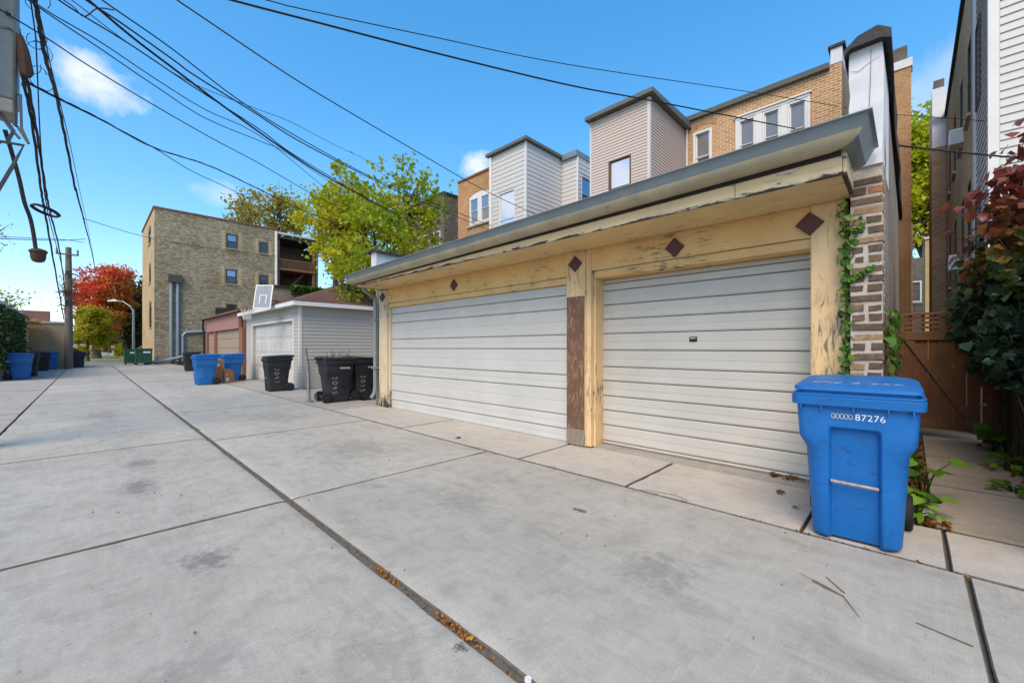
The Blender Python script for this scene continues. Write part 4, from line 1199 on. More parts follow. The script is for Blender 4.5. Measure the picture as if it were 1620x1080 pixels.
for x, z_, lab in ((15.4, 6.6, 'upper white air conditioner box sticking out of the gangway wall'), (15.4, 3.4, 'lower white air conditioner box sticking out of the gangway wall')):
    a = MB().box(x, x + 0.5, wy - 0.1, wy + 0.24, z_, z_ + 0.38)
    root = thing('air_conditioner', lab, 'air conditioner', (x + 0.3, wy + 0.1, z_), group='window air conditioners')
    a.build('case', m_trim, root, bevel=0.01)
    q = MB()
    for i in range(5):
        q.box(x - 0.008, x, wy - 0.05, wy + 0.21, z_ + 0.05 + i * 0.06, z_ + 0.08 + i * 0.06)
    q.build('grille', m_trimgrey, root)
# glimpsed at the end of the gangway
RB = thing('brick_house', 'red brick house end glimpsed over the gate beside the yellow panel', 'house', (38, 0.4, 0))
MB().box(38, 44, -0.1, 1.5, -0.05, 9.6).build('wall', m_redbrick, RB)
YB = thing('building', 'yellow stucco strip of a far building glimpsed over the gate', 'building', (42, -1.2, 0))
MB().box(42, 50, -1.35, -0.75, -0.05, 9.2).build('wall', plain('yellow_stucco', (0.46, 0.33, 0.16), None, 2), YB)
MB().box(41.9, 50, -1.4, -0.7, 9.205, 9.35).build('coping', m_trimgrey, YB)
DB = thing('building', 'dark far house with small white window glimpsed above the gate', 'building', (50, -0.5, 0))
MB().box(52, 60, -3, 2, -0.05, 9.5).build('wall', m_parge, DB)
window(DB, face('x-', 52.0), -0.72, 0.1, 5.5, 7.4, m_trim, m_pane_dark, m_pane_dark, proud=0.1, fw=0.12)

# ================================================================ wheeled carts
DIG = {'0': [[(0.3 + 0.28 * math.cos(a), 0.5 + 0.5 * math.sin(a)) for a in [2 * math.pi * i / 12 for i in range(13)]]],
       '1': [[(0.1, 0.75), (0.35, 1), (0.35, 0)]],
       '2': [[(0.05, 0.75), (0.15, 0.95), (0.35, 1), (0.52, 0.88), (0.5, 0.65), (0.25, 0.3), (0.02, 0.02), (0.6, 0.05)]],
       '4': [[(0.15, 1), (0.05, 0.45), (0.58, 0.45)], [(0.45, 0.9), (0.45, 0)]],
       '5': [[(0.55, 1), (0.1, 0.97), (0.08, 0.58), (0.4, 0.6), (0.56, 0.38), (0.45, 0.08), (0.05, 0.03)]],
       '7': [[(0.02, 0.97), (0.58, 1), (0.25, 0)]]}

def strokes(text, fn, size, r, jitter=0.03, seed=1):
    """hand-painted digits; fn maps (along, up) to a surface point"""
    q = random.Random(seed)
    mb = MB()
    x = 0.0
    for ch in text:
        for pl_ in DIG[ch]:
            mb.tube([fn((x + u * 0.95 + q.uniform(-jitter, jitter)) * size, (v + q.uniform(-jitter, jitter)) * size) for u, v in pl_], r, 4)
        x += 0.98
    return mb

def ring(z, xf, xb, hw, rc, nd, nw):
    """horizontal cart section with a notch in the front (x = xf) face"""
    pts = []
    def arc(cx, cy, a0, a1, k=5):
        for i in range(k + 1):
            a = a0 + (a1 - a0) * i / k
            pts.append((cx + rc * math.cos(a), cy + rc * math.sin(a), z))
    c = 0.02
    pts.append((xf, nw + c, z)); pts.append((xf + nd, nw, z)); pts.append((xf + nd, -nw, z)); pts.append((xf, -nw - c, z))
    arc(xf + rc, -hw + rc, math.pi, 1.5 * math.pi)
    arc(xb - rc, -hw + rc, 1.5 * math.pi, 2 * math.pi)
    arc(xb - rc, hw - rc, 0, 0.5 * math.pi)
    arc(xf + rc, hw - rc, 0.5 * math.pi, math.pi)
    return pts

def make_cart(label, mat, loc, rz=0.0, group=None, tall=1.0, bar=True, name='wheeled_cart', cat='bin', hero=False):
    c = thing(name, label, cat, loc, rz, group)
    T = tall
    B = MB()
    R_ = [(0.015, 0.055, 0.58, 0.235, 0.085, 0.05, 0.125), (0.03, 0.045, 0.60, 0.25, 0.09, 0.055, 0.125), (0.40, 0.02, 0.64, 0.270, 0.10, 0.055, 0.125),
          (0.655, 0.008, 0.665, 0.285, 0.10, 0.055, 0.125), (0.70, 0.0, 0.675, 0.300, 0.075, 0.055, 0.125), (0.745, -0.004, 0.685, 0.322, 0.055, 0.055, 0.125),
          (0.815, -0.006, 0.69, 0.326, 0.052, 0.052, 0.122), (0.83, -0.006, 0.692, 0.327, 0.052, 0.004, 0.118), (0.99, -0.012, 0.71, 0.335, 0.05, 0.002, 0.118)]
    B.loft([ring(z * T, *a) for z, *a in R_])
    body = B.build('body', mat, c, local=True, bevel=0.006 if hero else 0.0, smooth=True)
    rm = MB()
    rm.loft([ring(z * T, *a, 0.0, 0.1) for z, *a in ((0.985, -0.016, 0.715, 0.338, 0.05), (0.987, -0.045, 0.74, 0.362, 0.06), (1.045, -0.050, 0.745, 0.366, 0.06), (1.05, -0.045, 0.74, 0.36, 0.055))])
    rm.build('rim', mat, body, local=True, smooth=True)
    ld = MB()
    def lr(z, i, rc, up):
        return [(x, y, zz * T + up * (x + 0.05) / 0.75) for x, y, zz in ring(z, -0.045 + i, 0.745 - i * 0.4, 0.362 - i, rc, 0.0, 0.1)]
    ld.loft([lr(1.054, 0.0, 0.06, 0.0), lr(1.068, 0.0, 0.06, 0.005), lr(1.072, 0.035, 0.05, 0.01), lr(1.086, 0.035, 0.05, 0.015), lr(1.092, 0.010, 0.06, 0.02),
             lr(1.115, 0.014, 0.06, 0.03), lr(1.128, 0.05, 0.07, 0.035), lr(1.136, 0.16, 0.08, 0.04)])
    lid = ld.build('lid', mat, c, local=True, smooth=True)
    hb = MB().tube([(0.80, -0.24, 1.12 * T + 0.03), (0.80, 0.24, 1.12 * T + 0.03)], 0.016, 8)
    for y in (-0.2, 0.0, 0.2):
        hb.box(0.70, 0.80, y - 0.014, y + 0.014, 1.09 * T, 1.12 * T + 0.03)
    hb.build('handle', mat, c, local=True, smooth=True)
    for y in (-0.285, 0.285):
        wl = MB().cyl((0.66, y, 0.135), (0, 1, 0), 0.135, 0.06, 20)
        wo = wl.build('wheel', m_rubber, c, local=True, bevel=0.012, smooth=True)
        MB().cyl((0.66, y, 0.135), (0, 1, 0), 0.05, 0.068, 10).build('hub', m_black, wo, local=True)
    MB().cyl((0.66, 0, 0.135), (0, 1, 0), 0.012, 0.55, 6).build('axle', m_steel, c, local=True)
    if bar:
        MB().tube([(0.022, -0.13, 0.43 * T), (0.018, 0.13, 0.44 * T)], 0.012, 8).build('lift_bar', m_rustbar, c, local=True)
    rb = MB()
    for y in (-0.3, -0.18, 0.0, 0.18, 0.3):
        rb.box(-0.048, -0.008, y - 0.004, y + 0.004, 0.955 * T, 0.986 * T)
    rb.build('rim_ribs', mat, body, local=True)
    return c

front = make_cart('large blue recycling cart with white serial number standing before the garage', m_blue, (3.735, 0.285, 0), R(1.5), 'blue recycling carts', hero=True)
fc = bpy.data.curves.new('serial_number', 'FONT')
fc.body = '87276'
fc.size = 0.062
fc.align_x = 'LEFT'
fc.space_character = 1.05
fo = bpy.data.objects.new('serial_number', fc)
col.objects.link(fo)
bpy.context.view_layer.update()
me = bpy.data.meshes.new_from_object(fo.evaluated_get(bpy.context.evaluated_depsgraph_get()))
fc.body = '00000'
fo2 = bpy.data.objects.new('serial_number_b', fc)
fc.size = 0.056
fc.space_character = 0.86
col.objects.link(fo2)
bpy.context.view_layer.update()
me2 = bpy.data.meshes.new_from_object(fo2.evaluated_get(bpy.context.evaluated_depsgraph_get()))
bpy.data.objects.remove(fo)
bpy.data.objects.remove(fo2)
for m_, y, mt in ((me, -0.005, m_white), (me2, 0.128, m_chalk)):
    m_.materials.clear()
    m_.materials.append(mt)
    o = bpy.data.objects.new('serial_number', m_)
    col.objects.link(o)
    o.parent = front
    # text plane: right = -Y, up = +Z, facing -X
    o.matrix_local = Matrix(((0, 0, -1, -0.0125), (-1, 0, 0, y), (0, 1, 0, 0.895), (0, 0, 0, 1)))
q = MB()                                       # faded painted scrawl on the lid
sr = random.Random(4)
y = 0.24
while y > -0.26:
    pts = []
    for i in range(5):
        pts.append((0.10 + sr.uniform(-0.03, 0.03), y - i * 0.012, 1.141 + 0.0472 + 0.003 * 0))
    q.tube([(px__, py__, 1.1365 + 0.040 * (px__ + 0.05) / 0.75) for px__, py__, _ in pts], 0.0028, 4)
    y -= 0.06 if sr.random() < 0.75 else 0.1
q.build('lid_scrawl', m_chalk, front, local=True)

def hwz(z):
    return float(np.interp(z, [0.03, 0.4, 0.655, 0.70, 0.745, 0.99], [0.25, 0.27, 0.285, 0.3, 0.322, 0.335]))
def side_text(cart, text, x, ztop, size, sgn=-1, seed=1, flip=False):
    # written down the side: along = downwards, up = towards +x (towards -x when flipped)
    fn = lambda u, v: (x + (-v if flip else v), sgn * (hwz(ztop - u) + 0.002), ztop - u)
    strokes(text, fn, size, 0.0055, 0.035, seed).build('painted_number', m_chalk, cart, local=True)

c1 = make_cart('black cart marked 2047 standing before the grey garage door', m_black, (3.93, 14.84, 0), R(-4), 'black refuse carts')
side_text(c1, '2047', 0.22, 0.74, 0.13, seed=2)
c2 = make_cart('black cart marked 2045 beside the leaning chain link fence post', m_black, (4.86, 10.80, 0), R(176), 'black refuse carts')
side_text(c2, '2045', 0.52, 0.66, 0.125, sgn=1, seed=3, flip=True)
c3 = make_cart('black cart marked 2015 half hidden behind the downspout', m_black, (5.62, 10.86, 0), R(178), 'black refuse carts')
side_text(c3, '2015', 0.52, 0.66, 0.125, sgn=1, seed=5, flip=True)
for c in (c2, c3):
    MB().box(0.10, 0.34, 0.331, 0.3375, 0.86, 0.90).build('name_plate', m_chalk, c, local=True)
    MB().box(0.14, 0.30, 0.275, 0.292, 0.42, 0.52).build('grip_recess', m_rubber, c, local=True)
    MB().box(0.08, 0.36, 0.286, 0.295, 0.38, 0.40).build('side_rib', m_black, c, local=True)
b1 = make_cart('blue cart in front of the cardboard boxes, nearer the alley centre', m_blue, (2.76, 19.36, 0), R(0), 'blue recycling carts')
strokes('177', lambda u, v: (0.1 + v, -(hwz(0.62 - u) + 0.002), 0.62 - u), 0.12, 0.006, 0.06, 8).build('painted_number', m_chalk, b1, local=True)
make_cart('blue cart behind the cardboard boxes against the grey garage', m_blue, (3.88, 20.6, 0), R(2), 'blue recycling carts')
make_cart('black cart standing beyond the blue carts by the pink garage', m_black, (3.95, 31.0, 0), R(0), 'black refuse carts')
make_cart('nearest blue cart on the left side of the alley', m_blue, (-1.78, 28.4, 0), R(178), 'blue recycling carts')
make_cart('black cart just behind the nearest blue cart on the left', m_black, (-1.72, 31.0, 0), R(180), 'black refuse carts')
make_cart('black cart between the two blue carts on the left', m_black, (-1.65, 38.0, 0), R(185), 'black refuse carts')
make_cart('farther blue cart against the sandy brick wall on the left', m_blue, (-1.45, 40.6, 0), R(190), 'blue recycling carts')
make_cart('dark navy bin standing behind the wooden utility pole', m_bluedark, (-0.18, 42.2, 0), R(180), None, bar=False)

# cardboard boxes
bx1 = thing('cardboard_box', 'tall narrow brown cardboard box between the blue carts', 'box', (3.64, 19.98, 0))
MB().box(3.52, 3.78, 19.92, 20.2, 0.0, 0.93).build('carton', m_card, bx1, bevel=0.006)
MB().box(3.58, 3.66, 19.915, 19.919, 0.66, 0.76).build('label_sticker', m_white, bx1)
bx2 = thing('cardboard_box', 'small orange brown cardboard box leaning by the tall box', 'box', (3.95, 19.95, 0))
MB().prism([(3.82, 19.80, 0), (4.02, 19.80, 0), (4.02, 19.80, 0.52), (3.82, 19.80, 0.54)], (0.0, 0.3, 0)).build('carton', m_card2, bx2, bevel=0.005)
MB().prism([(4.022, 19.82, 0), (4.2, 19.95, 0), (4.12, 19.95, 0.5), (4.022, 19.82, 0.52)], (0, 0.012, 0)).build('flap', m_card2, bx2)
MB().box(3.85, 3.96, 19.794, 19.799, 0.05, 0.2).build('label_sticker', m_white, bx2)
MB().box(3.86, 3.91, 19.794, 19.799, 0.28, 0.34).build('label_sticker', m_white, bx2)

# dumpsters
def dumpster(label, x0, y0, wx_, wy_, h):
    d = thing('dumpster', label, 'dumpster', (x0 + wx_ / 2, y0 + wy_ / 2, 0), group='green dumpsters at the alley end')
    b = MB().prism([(x0, y0, 0.16), (x0, y0 + wy_, 0.16), (x0 - 0.0, y0 + wy_, h), (x0, y0 + 0.0, h * 0.93)], (wx_, 0, 0))
    bo = b.build('body', m_green, d, bevel=0.01)
    rb = MB()
    for i in range(4):
        xx = x0 + 0.05 + i * (wx_ - 0.1) / 3
        rb.box(xx - 0.025, xx + 0.025, y0 - 0.03, y0, 0.2, h * 0.9)
    rb.box(x0 - 0.03, x0 + wx_ + 0.03, y0 - 0.05, y0 + 0.02, h * 0.9, h * 0.96)
    rb.build('rib', m_green, bo)
    MB().prism([(x0 - 0.03, y0 - 0.05, h * 0.965), (x0 - 0.03, y0 - 0.05, h * 0.985), (x0 - 0.03, y0 + wy_, h + 0.03), (x0 - 0.03, y0 + wy_, h + 0.01)], (wx_ + 0.06, 0, 0)).build('lid', m_rubber, d)
    MB().box(x0 + wx_ * 0.45, x0 + wx_ * 0.9, y0 - 0.035, y0 - 0.031, h * 0.74, h * 0.84).build('sticker', m_white, bo)
    for xx in (x0 + 0.1, x0 + wx_ - 0.1):
        for yy in (y0 + 0.08, y0 + wy_ - 0.1):
            MB().cyl((xx, yy, 0.08), (1, 0, 0), 0.08, 0.05, 12).build('caster', m_rubber, d)
    return d
dumpster('larger green dumpster with white sticker at the brick building corner', 2.62, 44.6, 1.02, 1.1, 1.32)
dumpster('smaller green dumpster tucked behind the larger one', 2.02, 45.8, 0.75, 1.0, 1.26)

# chain-link fence remnant
cf = thing('chain_link_fence', 'leaning galvanised chain link fence post with mesh behind the black carts', 'fence', (3.9, 11.1, 0))
MB().tube([(3.93, 11.05, 0.0), (3.90, 11.05, 0.9), (3.83, 11.03, 1.40)], 0.038, 8).build('post', m_steel, cf, smooth=True)
q = MB()
q.tube([(3.90, 11.07, 1.10), (5.6, 11.35, 1.10)], 0.016, 6)
q.build('top_rail', m_steel, cf)
MB().cyl((3.93, 11.05, 0.02), (0, 0, 1), 0.09, 0.04, 10).build('post_foot', m_steel, cf)
q = MB()
L = 1.7
for i in range(-22, 34):
    for sg in (1, -1):
        u0_ = i * 0.055
        pts = []
        for t in (0.0, 1.06):
            pts.append((u0_ + (t if sg > 0 else 1.06 - t), 0.03 + t))
        (ua, za), (ub, zb) = pts
        if max(ua, ub) < 0 or min(ua, ub) > L: continue
        def clip(ua, za, ub, zb):
            if ua < 0: za += (0 - ua) / (ub - ua) * (zb - za); ua = 0
            if ua > L: za += (L - ua) / (ub - ua) * (zb - za); ua = L
            return ua, za
        a_ = clip(ua, za, ub, zb); b_ = clip(ub, zb, ua, za)
        q.tube([(3.92 + a_[0] * 0.986, 11.07 + a_[0] * 0.165, a_[1]), (3.92 + b_[0] * 0.986, 11.07 + b_[0] * 0.165, b_[1])], 0.0042, 3)
q.build('mesh', m_steel, cf)['kind'] = 'stuff'

# ================================================================ left side of the alley
LG = thing('garage', 'low garage overgrown with dark ivy at the left edge', 'garage', (-4.5, 28, 0))
MB().box(-8, -2.75, 27, 35.5, -0.05, 3.05).build('wall', m_sidewall, LG)
MB().prism([(-2.6, 26.9, 3.25), (-2.6, 26.9, 3.42), (-8, 26.9, 3.6), (-8, 26.9, 3.06)], (0, 8.7, 0)).build('roof', m_trimgrey, LG)
MB().box(-8, -3.4, 33.2, 33.7, 3.4, 4.2).build('parapet', m_redbrick, LG)
YG = thing('garage', 'cream timber garage with wide eave left of the utility pole', 'garage', (-4.5, 38, 0))
MB().box(-8, -2.85, 35.8, 41.2, -0.05, 2.9).build('wall', m_post_l, YG)
for y in (36.0, 38.2, 40.6):
    MB().box(-2.85, -2.7, y, y + 0.35, -0.04, 2.5).build('post', m_cream_v, YG)
MB().box(-2.849, -2.75, 35.85, 41.0, 2.505, 2.85).build('header_board', m_cream_h, YG)
MB().prism([(-2.05, 35.7, 2.9), (-2.05, 35.7, 3.03), (-8, 35.7, 3.3), (-8, 35.7, 2.91)], (0, 5.6, 0)).build('roof', m_cream_h, YG)
MB().box(-3.3, -2.5, 35.65, 35.95, 3.06, 3.4).build('roof_vent', m_galv, YG)
SB = thing('garage', 'sandy brick garage behind the utility pole on the left', 'garage', (-3.5, 43, 0))
MB().box(-8, -1.12, 41.5, 46.8, -0.05, 3.05).build('wall', m_leftbrick, SB)
MB().box(-8.05, -1.05, 41.43, 46.87, 3.055, 3.17).build('coping', m_stone, SB)
MB().box(-7.5, -2.0, 45.8, 46.5, 3.18, 4.1).build('rear_parapet', m_redbrick, SB)

# far utility pole
UP = thing('utility_pole', 'weathered wooden utility pole standing beside the sandy brick wall', 'utility pole', (-0.92, 40.4, 0))
MB().tube([(-0.92, 40.4, -0.1), (-0.92, 40.4, 3), (-0.93, 40.4, 6), (-0.93, 40.4, 8.1)], [0.21, 0.195, 0.17, 0.14], 12).build('shaft', m_pole, UP, smooth=True)
q = MB()
q.box(-1.5, -0.45, 40.15, 40.22, 7.55, 7.64)
for x in (-1.45, -0.5):
    q.tube([(x, 40.18, 7.64), (x, 40.18, 7.95)], 0.05, 6)
q.build('crossarm', m_pole, UP)
for b_ in ((-1.06, -0.8, 40.1, 40.16, 6.2, 6.5), (-1.12, -0.74, 40.08, 40.2, 5.0, 5.25), (-1.1, -0.8, 40.1, 40.18, 4.3, 4.6)):
    MB().box(*b_).build('bracket', m_cable2, UP)
MB().tube([(-0.92, 40.2, 6.4), (-0.4, 40.0, 6.2)], 0.04, 6).build('stand_off', m_cable2, UP)
MB().tube([(-0.92, 40.2, 5.2), (-1.5, 39.9, 5.0)], 0.03, 6).build('stand_off', m_cable2, UP)
# near pole, mostly outside the picture, with its equipment cabinet and struts
NP = thing('utility_pole', 'utility pole equipment cabinet and steel struts hanging in the upper left corner', 'utility pole', (-1.32, 9.15, 0))
MB().tube([(-1.32, 9.15, -0.1), (-1.32, 9.15, 5), (-1.32, 9.15, 9.6)], [0.2, 0.17, 0.14], 12).build('shaft', m_pole, NP, smooth=True)
MB().box(-1.2, -0.735, 9.36, 9.85, 5.0, 7.2).build('cabinet', m_tank, NP, bevel=0.03, seg=2)
MB().box(-1.2, -0.75, 9.355, 9.80, 4.80, 4.995).build('cabinet_base', m_stone, NP, bevel=0.01)
q = MB()
q.tube([(-0.745, 9.34, 4.62), (-0.735, 9.34, 5.98), (-0.80, 9.36, 6.02), (-1.1, 9.40, 5.9)], 0.022, 4)
q.tube([(-0.80, 9.4, 5.08), (-0.69, 9.32, 5.09), (-0.68, 9.31, 4.6), (-0.61, 9.25, 4.38)], 0.02, 4)
q.tube([(-0.61, 9.25, 4.38), (-0.72, 9.36, 4.62), (-0.78, 9.38, 4.70)], 0.02, 4)
q.tube([(-1.2, 9.5, 4.37), (-0.66, 9.30, 4.355), (-0.78, 9.42, 4.03), (-0.95, 9.55, 3.6)], 0.024, 4)
q.tube([(-0.9, 9.5, 4.78), (-0.70, 9.33, 4.45)], 0.02, 4)
q.tube([(-0.95, 9.5, 4.9), (-0.76, 9.38, 4.55), (-0.82, 9.42, 4.4)], 0.03, 4)
q.tube([(-1.32, 9.15, 4.4), (-0.9, 9.5, 4.37)], 0.03, 4).tube([(-1.32, 9.15, 5.8), (-1.1, 9.45, 5.8)], 0.03, 4)
q.tube([(-0.95, 9.55, 3.6), (-1.32, 9.15, 3.3)], 0.024, 4)
q.build('strut', m_bracket, NP)
q = MB().tube([(-0.70, 9.32, 5.95), (-0.665, 9.30, 5.75), (-0.63, 9.27, 5.42), (-0.63, 9.27, 5.36)], [0.035, 0.06, 0.075, 0.045], 8)
q.build('splice_case', m_pot, NP, smooth=True)
q = MB()
q.box(-1.5, -0.45, 8.40, 8.50, 6.6, 6.7).box(-1.5, -0.45, 8.40, 8.50, 7.4, 7.5).tube([(-1.32, 9.15, 6.65), (-1.0, 8.45, 6.65)], 0.03, 5).tube([(-1.32, 9.15, 7.45), (-1.0, 8.45, 7.45)], 0.03, 5)
q.build('crossarm', m_pole, NP)

# street lamp
SL = thing('street_lamp', 'grey street lamp with curved arm beyond the alley end', 'street lamp', (3.5, 62.4, 0.06))
MB().tube([(3.5, 62.4, 0.06), (3.5, 62.4, 5.7)], [0.13, 0.09], 8).build('pole', m_steel, SL)
MB().tube([(3.5, 62.4, 5.3), (3.3, 62.6, 6.0), (2.7, 63.2, 6.55), (2.0, 63.9, 6.65)], 0.05, 6).build('arm', m_steel, SL)
MB().tube([(2.25, 63.65, 6.65), (2.05, 63.85, 6.68), (1.5, 64.4, 6.62)], [0.05, 0.14, 0.08], 8).build('lamp_head', m_trim, SL, smooth=True)

# parked car on the cross street, nose showing past the dumpsters
CAR = thing('parked_car', 'dark car with its nose showing behind the green dumpsters', 'car', (4.6, 52.5, 0))
prof = [(2.42, 0.35), (2.36, 0.62), (2.55, 0.86), (3.5, 0.98), (4.15, 1.42), (5.6, 1.45), (6.3, 1.05), (6.75, 0.98), (6.8, 0.4)]
MB().prism([(x, 51.6, z) for x, z in prof], (0, 1.75, 0)).build('body', m_black, CAR, bevel=0.08, seg=2)
for y in (51.62, 53.33):
    for x in (3.2, 6.0):
        wo = MB().cyl((x, y, 0.32), (0, 1, 0), 0.32, 0.2, 16).build('wheel', m_rubber, CAR)
        MB().cyl((x, y, 0.32), (0, 1, 0), 0.18, 0.212, 10).build('rim', m_steel, wo)
MB().prism([(3.62, 51.59, 1.02), (4.2, 51.59, 1.38), (5.5, 51.59, 1.40), (6.0, 51.59, 1.06)], (0, 0.008, 0)).build('side_window', m_pane_dark, CAR)
MB().prism([(3.55, 51.75, 1.04), (4.08, 51.75, 1.40), (4.09, 51.75, 1.39), (3.56, 51.75, 1.03)], (0, 1.45, 0)).build('windscreen', m_pane_dark, CAR)
for y in (51.72, 53.0):
    MB().box(2.36, 2.42, y, y + 0.25, 0.66, 0.78).build('headlight', m_trim, CAR)
# far white house
FH = thing('white_house', 'small white house seen under the autumn trees across the street', 'house', (3.5, 106, 0))
MB().box(-4, 9, 104, 112, 0, 3.2).build('wall', m_side_white, FH)
MB().prism([(-4.4, 103.5, 3.2), (9.4, 103.5, 3.2), (2.5, 103.5, 5.6)], (0, 9, 0)).build('roof', m_shingle, FH)
for x in (-2.5, 1.0, 3.2, 6.0):
    window(FH, face('y-', 104.0), x, x + 1.3, 0.8, 2.3, m_darkframe, m_pane_dark, m_pane_dark, proud=0.15, fw=0.12)

# ================================================================ vegetation
def leaf_cloud(name, mat, parent, P, size, tint, seed=0, up=0.4, aspect=0.75):
    q = np.random.default_rng(seed)
    n = len(P)
    P = np.asarray(P, float)
    d = q.normal(size=(n, 3)); d /= np.linalg.norm(d, axis=1, keepdims=True)
    nr = q.normal(size=(n, 3)); nr[:, 2] += up * 2
    nr -= (nr * d).sum(1, keepdims=True) * d
    nr /= np.linalg.norm(nr, axis=1, keepdims=True) + 1e-9
    b = np.cross(d, nr)
    s = np.asarray(size, float).reshape(-1, 1)
    V = np.empty((n, 4, 3))
    V[:, 0] = P - d * s * 0.5
    V[:, 1] = P + b * s * aspect * 0.5 + nr * s * 0.14
    V[:, 2] = P + d * s * 0.5
    V[:, 3] = P - b * s * aspect * 0.5 + nr * s * 0.14
    off = np.array(OFF[parent.name]) if parent is not None else np.zeros(3)
    V = (V - off).reshape(-1, 3)
    me = bpy.data.meshes.new(name)
    me.vertices.add(4 * n)
    me.vertices.foreach_set('co', V.ravel().astype(np.float32))
    me.loops.add(6 * n)
    base = (np.arange(n) * 4).reshape(-1, 1)
    me.loops.foreach_set('vertex_index', (base + np.array([[0, 1, 2, 0, 2, 3]])).ravel().astype(np.int32))
    me.polygons.add(2 * n)
    me.polygons.foreach_set('loop_start', (np.arange(2 * n) * 3).astype(np.int32))
    me.update(calc_edges=True)
    at = me.attributes.new('tint', 'FLOAT', 'POINT')
    at.data.foreach_set('value', np.repeat(np.clip(tint, 0, 1), 4).astype(np.float32))
    me.materials.append(mat)
    o = bpy.data.objects.new(name, me)
    col.objects.link(o)
    o.parent = parent
    return o

def tree(label, base, trunk_top, center, rad, nclump, per, lsize, mat, seed, tr=0.2, clump=0.55, tintfn=None, name='tree', group=None, limbs=True, shell=0.35):
    q = np.random.default_rng(seed)
    t = thing(name, label, 'tree', base, group=group)
    base, C, rad = Vector(base), np.array(center, float), np.array(rad, float)
    cl = []
    while len(cl) < nclump:
        p = q.uniform(-1, 1, 3)
        r = np.linalg.norm(p)
        if r > 1 or r < shell * q.random(): continue
        wob = 0.82 + 0.3 * math.sin(3.1 * p[0] + seed) * math.cos(2.7 * p[1] + 2 * p[2] + seed)
        if r > wob: continue
        cl.append(C + p * rad)
    cl = np.array(cl)
    tk = MB()
    top = Vector(trunk_top)
    mid = (base + top) / 2 + Vector((q.uniform(-.1, .1), q.uniform(-.1, .1), 0))
    tk.tube([base - Vector((0, 0, 0.1)), base + Vector((0, 0, 0.15)), mid, top], [tr * 1.5, tr * 1.1, tr * 0.9, tr * 0.7], 10)
    lead = Vector(C) + Vector((q.uniform(-.1, .1), q.uniform(-.1, .1), rad[2] * 0.6))
    tk.tube([top, (top + lead) / 2 + Vector((0.15 * tr * 5, -0.1, 0)), lead], [tr * 0.7, tr * 0.4, tr * 0.06], 7)
    if limbs:
        main = [cl[i] for i in q.choice(len(cl), min(9, len(cl)), replace=False)]
        nodes = [(top, tr * 0.5)]
        for m in main:
            e = Vector(m)
            f = q.uniform(0.0, 0.55)
            s0 = top.lerp(lead, f)
            k = s0.lerp(e, 0.5) + Vector((0, 0, rad[2] * 0.08))
            tk.tube([s0, k, e], [tr * 0.42, tr * 0.25, tr * 0.06], 6)
            nodes += [(k, tr * 0.2), (s0.lerp(e, 0.75), tr * 0.12)]
        for c in cl:
            e = Vector(c)
            n0, r0 = min(nodes, key=lambda a: (a[0] - e).length)
            k = n0.lerp(e, 0.5) + Vector((q.normal() * 0.08, q.normal() * 0.08, 0.06)) * rad[0] * 0.3
            tk.tube([n0, k, e], [max(0.012, tr * 0.10), max(0.009, tr * 0.07), 0.005], 4)
    tk.build('trunk', m_bark, t, smooth=True)
    n = nclump * per
    ci = np.repeat(np.arange(nclump), per)
    P = cl[ci] + q.normal(size=(n, 3)) * clump * q.uniform(0.45, 1.15, (nclump, 1))[ci] * np.array([1, 1, 0.75])
    ct = q.normal(0, 0.16, nclump)
    tint = (tintfn(P, C, rad) if tintfn else 0.5 + 0 * P[:, 0]) + ct[ci] + q.normal(0, 0.13, n)
    leaf_cloud('crown', mat, t, P, lsize * q.uniform(0.6, 1.3, n), tint, seed)
    return t

tree('yellow green maple crown rising behind the grey garage', (8.7, 17.0, -0.05), (8.65, 17.0, 2.6), (8.65, 17.2, 6.15), (3.3, 3.9, 3.95), 320, 44, 0.19, L_MAPLE, 3, 0.17, 0.31,
     lambda P, C, r: 0.50 + 0.30 * (P[:, 1] - C[1]) / r[1] - 0.1 * (P[:, 2] - C[2]) / r[2], name='maple_tree')
tree('large maple with red and orange crown at the end of the alley', (0.7, 74, 0.06), (0.75, 74, 3.2), (1.35, 73.6, 7.6), (3.2, 3.6, 6.6), 250, 62, 0.29, L_RED, 5, 0.45, 0.46,
     lambda P, C, r: 0.57 + 0.38 * (P[:, 2] - C[2]) / r[2] - 0.22 * (P[:, 0] - C[0]) / r[0], name='maple_tree', shell=0.6)
tree('small yellow green tree in front of the red maple', (-0.05, 59.5, 0.06), (-0.05, 59.5, 1.9), (0.05, 59.5, 3.5), (1.6, 1.7, 2.4), 90, 70, 0.22, L_YEL, 9, 0.14, 0.3,
     lambda P, C, r: 0.45 - 0.22 * (P[:, 0] - C[0]) / r[0], name='small_tree', shell=0.6)
tree('dark green tree standing behind the street lamp', (5.6, 79, 0.06), (5.6, 79, 3.5), (4.7, 78.5, 6.6), (2.6, 3.2, 5.6), 170, 60, 0.40, L_DARK, 12, 0.4, 0.55, name='dark_tree', shell=0.7)
tree('thin crowned olive tree behind the grey yellow brick building', (19, 67, 0), (19, 67, 12), (18.6, 66.5, 20.0), (6.0, 6.6, 5.2), 120, 38, 0.45, L_OLIVE, 14, 0.6, 0.7, name='tall_tree')
tree('second olive tree spreading right of the brick building roof', (25, 60, 0), (25, 60, 11), (25, 59.5, 19.0), (5.0, 5.6, 5.5), 110, 38, 0.45, L_OLIVE, 15, 0.55, 0.7, name='tall_tree')
tree('bright yellow green locust tree seen through the gangway gap', (54, -1.3, 0), (53.8, -1.0, 9), (53.4, -0.4, 17.5), (4, 4.2, 7.2), 170, 80, 0.42, L_LOCUST, 17, 0.5, 0.75,
     lambda P, C, r: 0.45 - 0.2 * (P[:, 2] - C[2]) / r[2], name='locust_tree', shell=0.5)
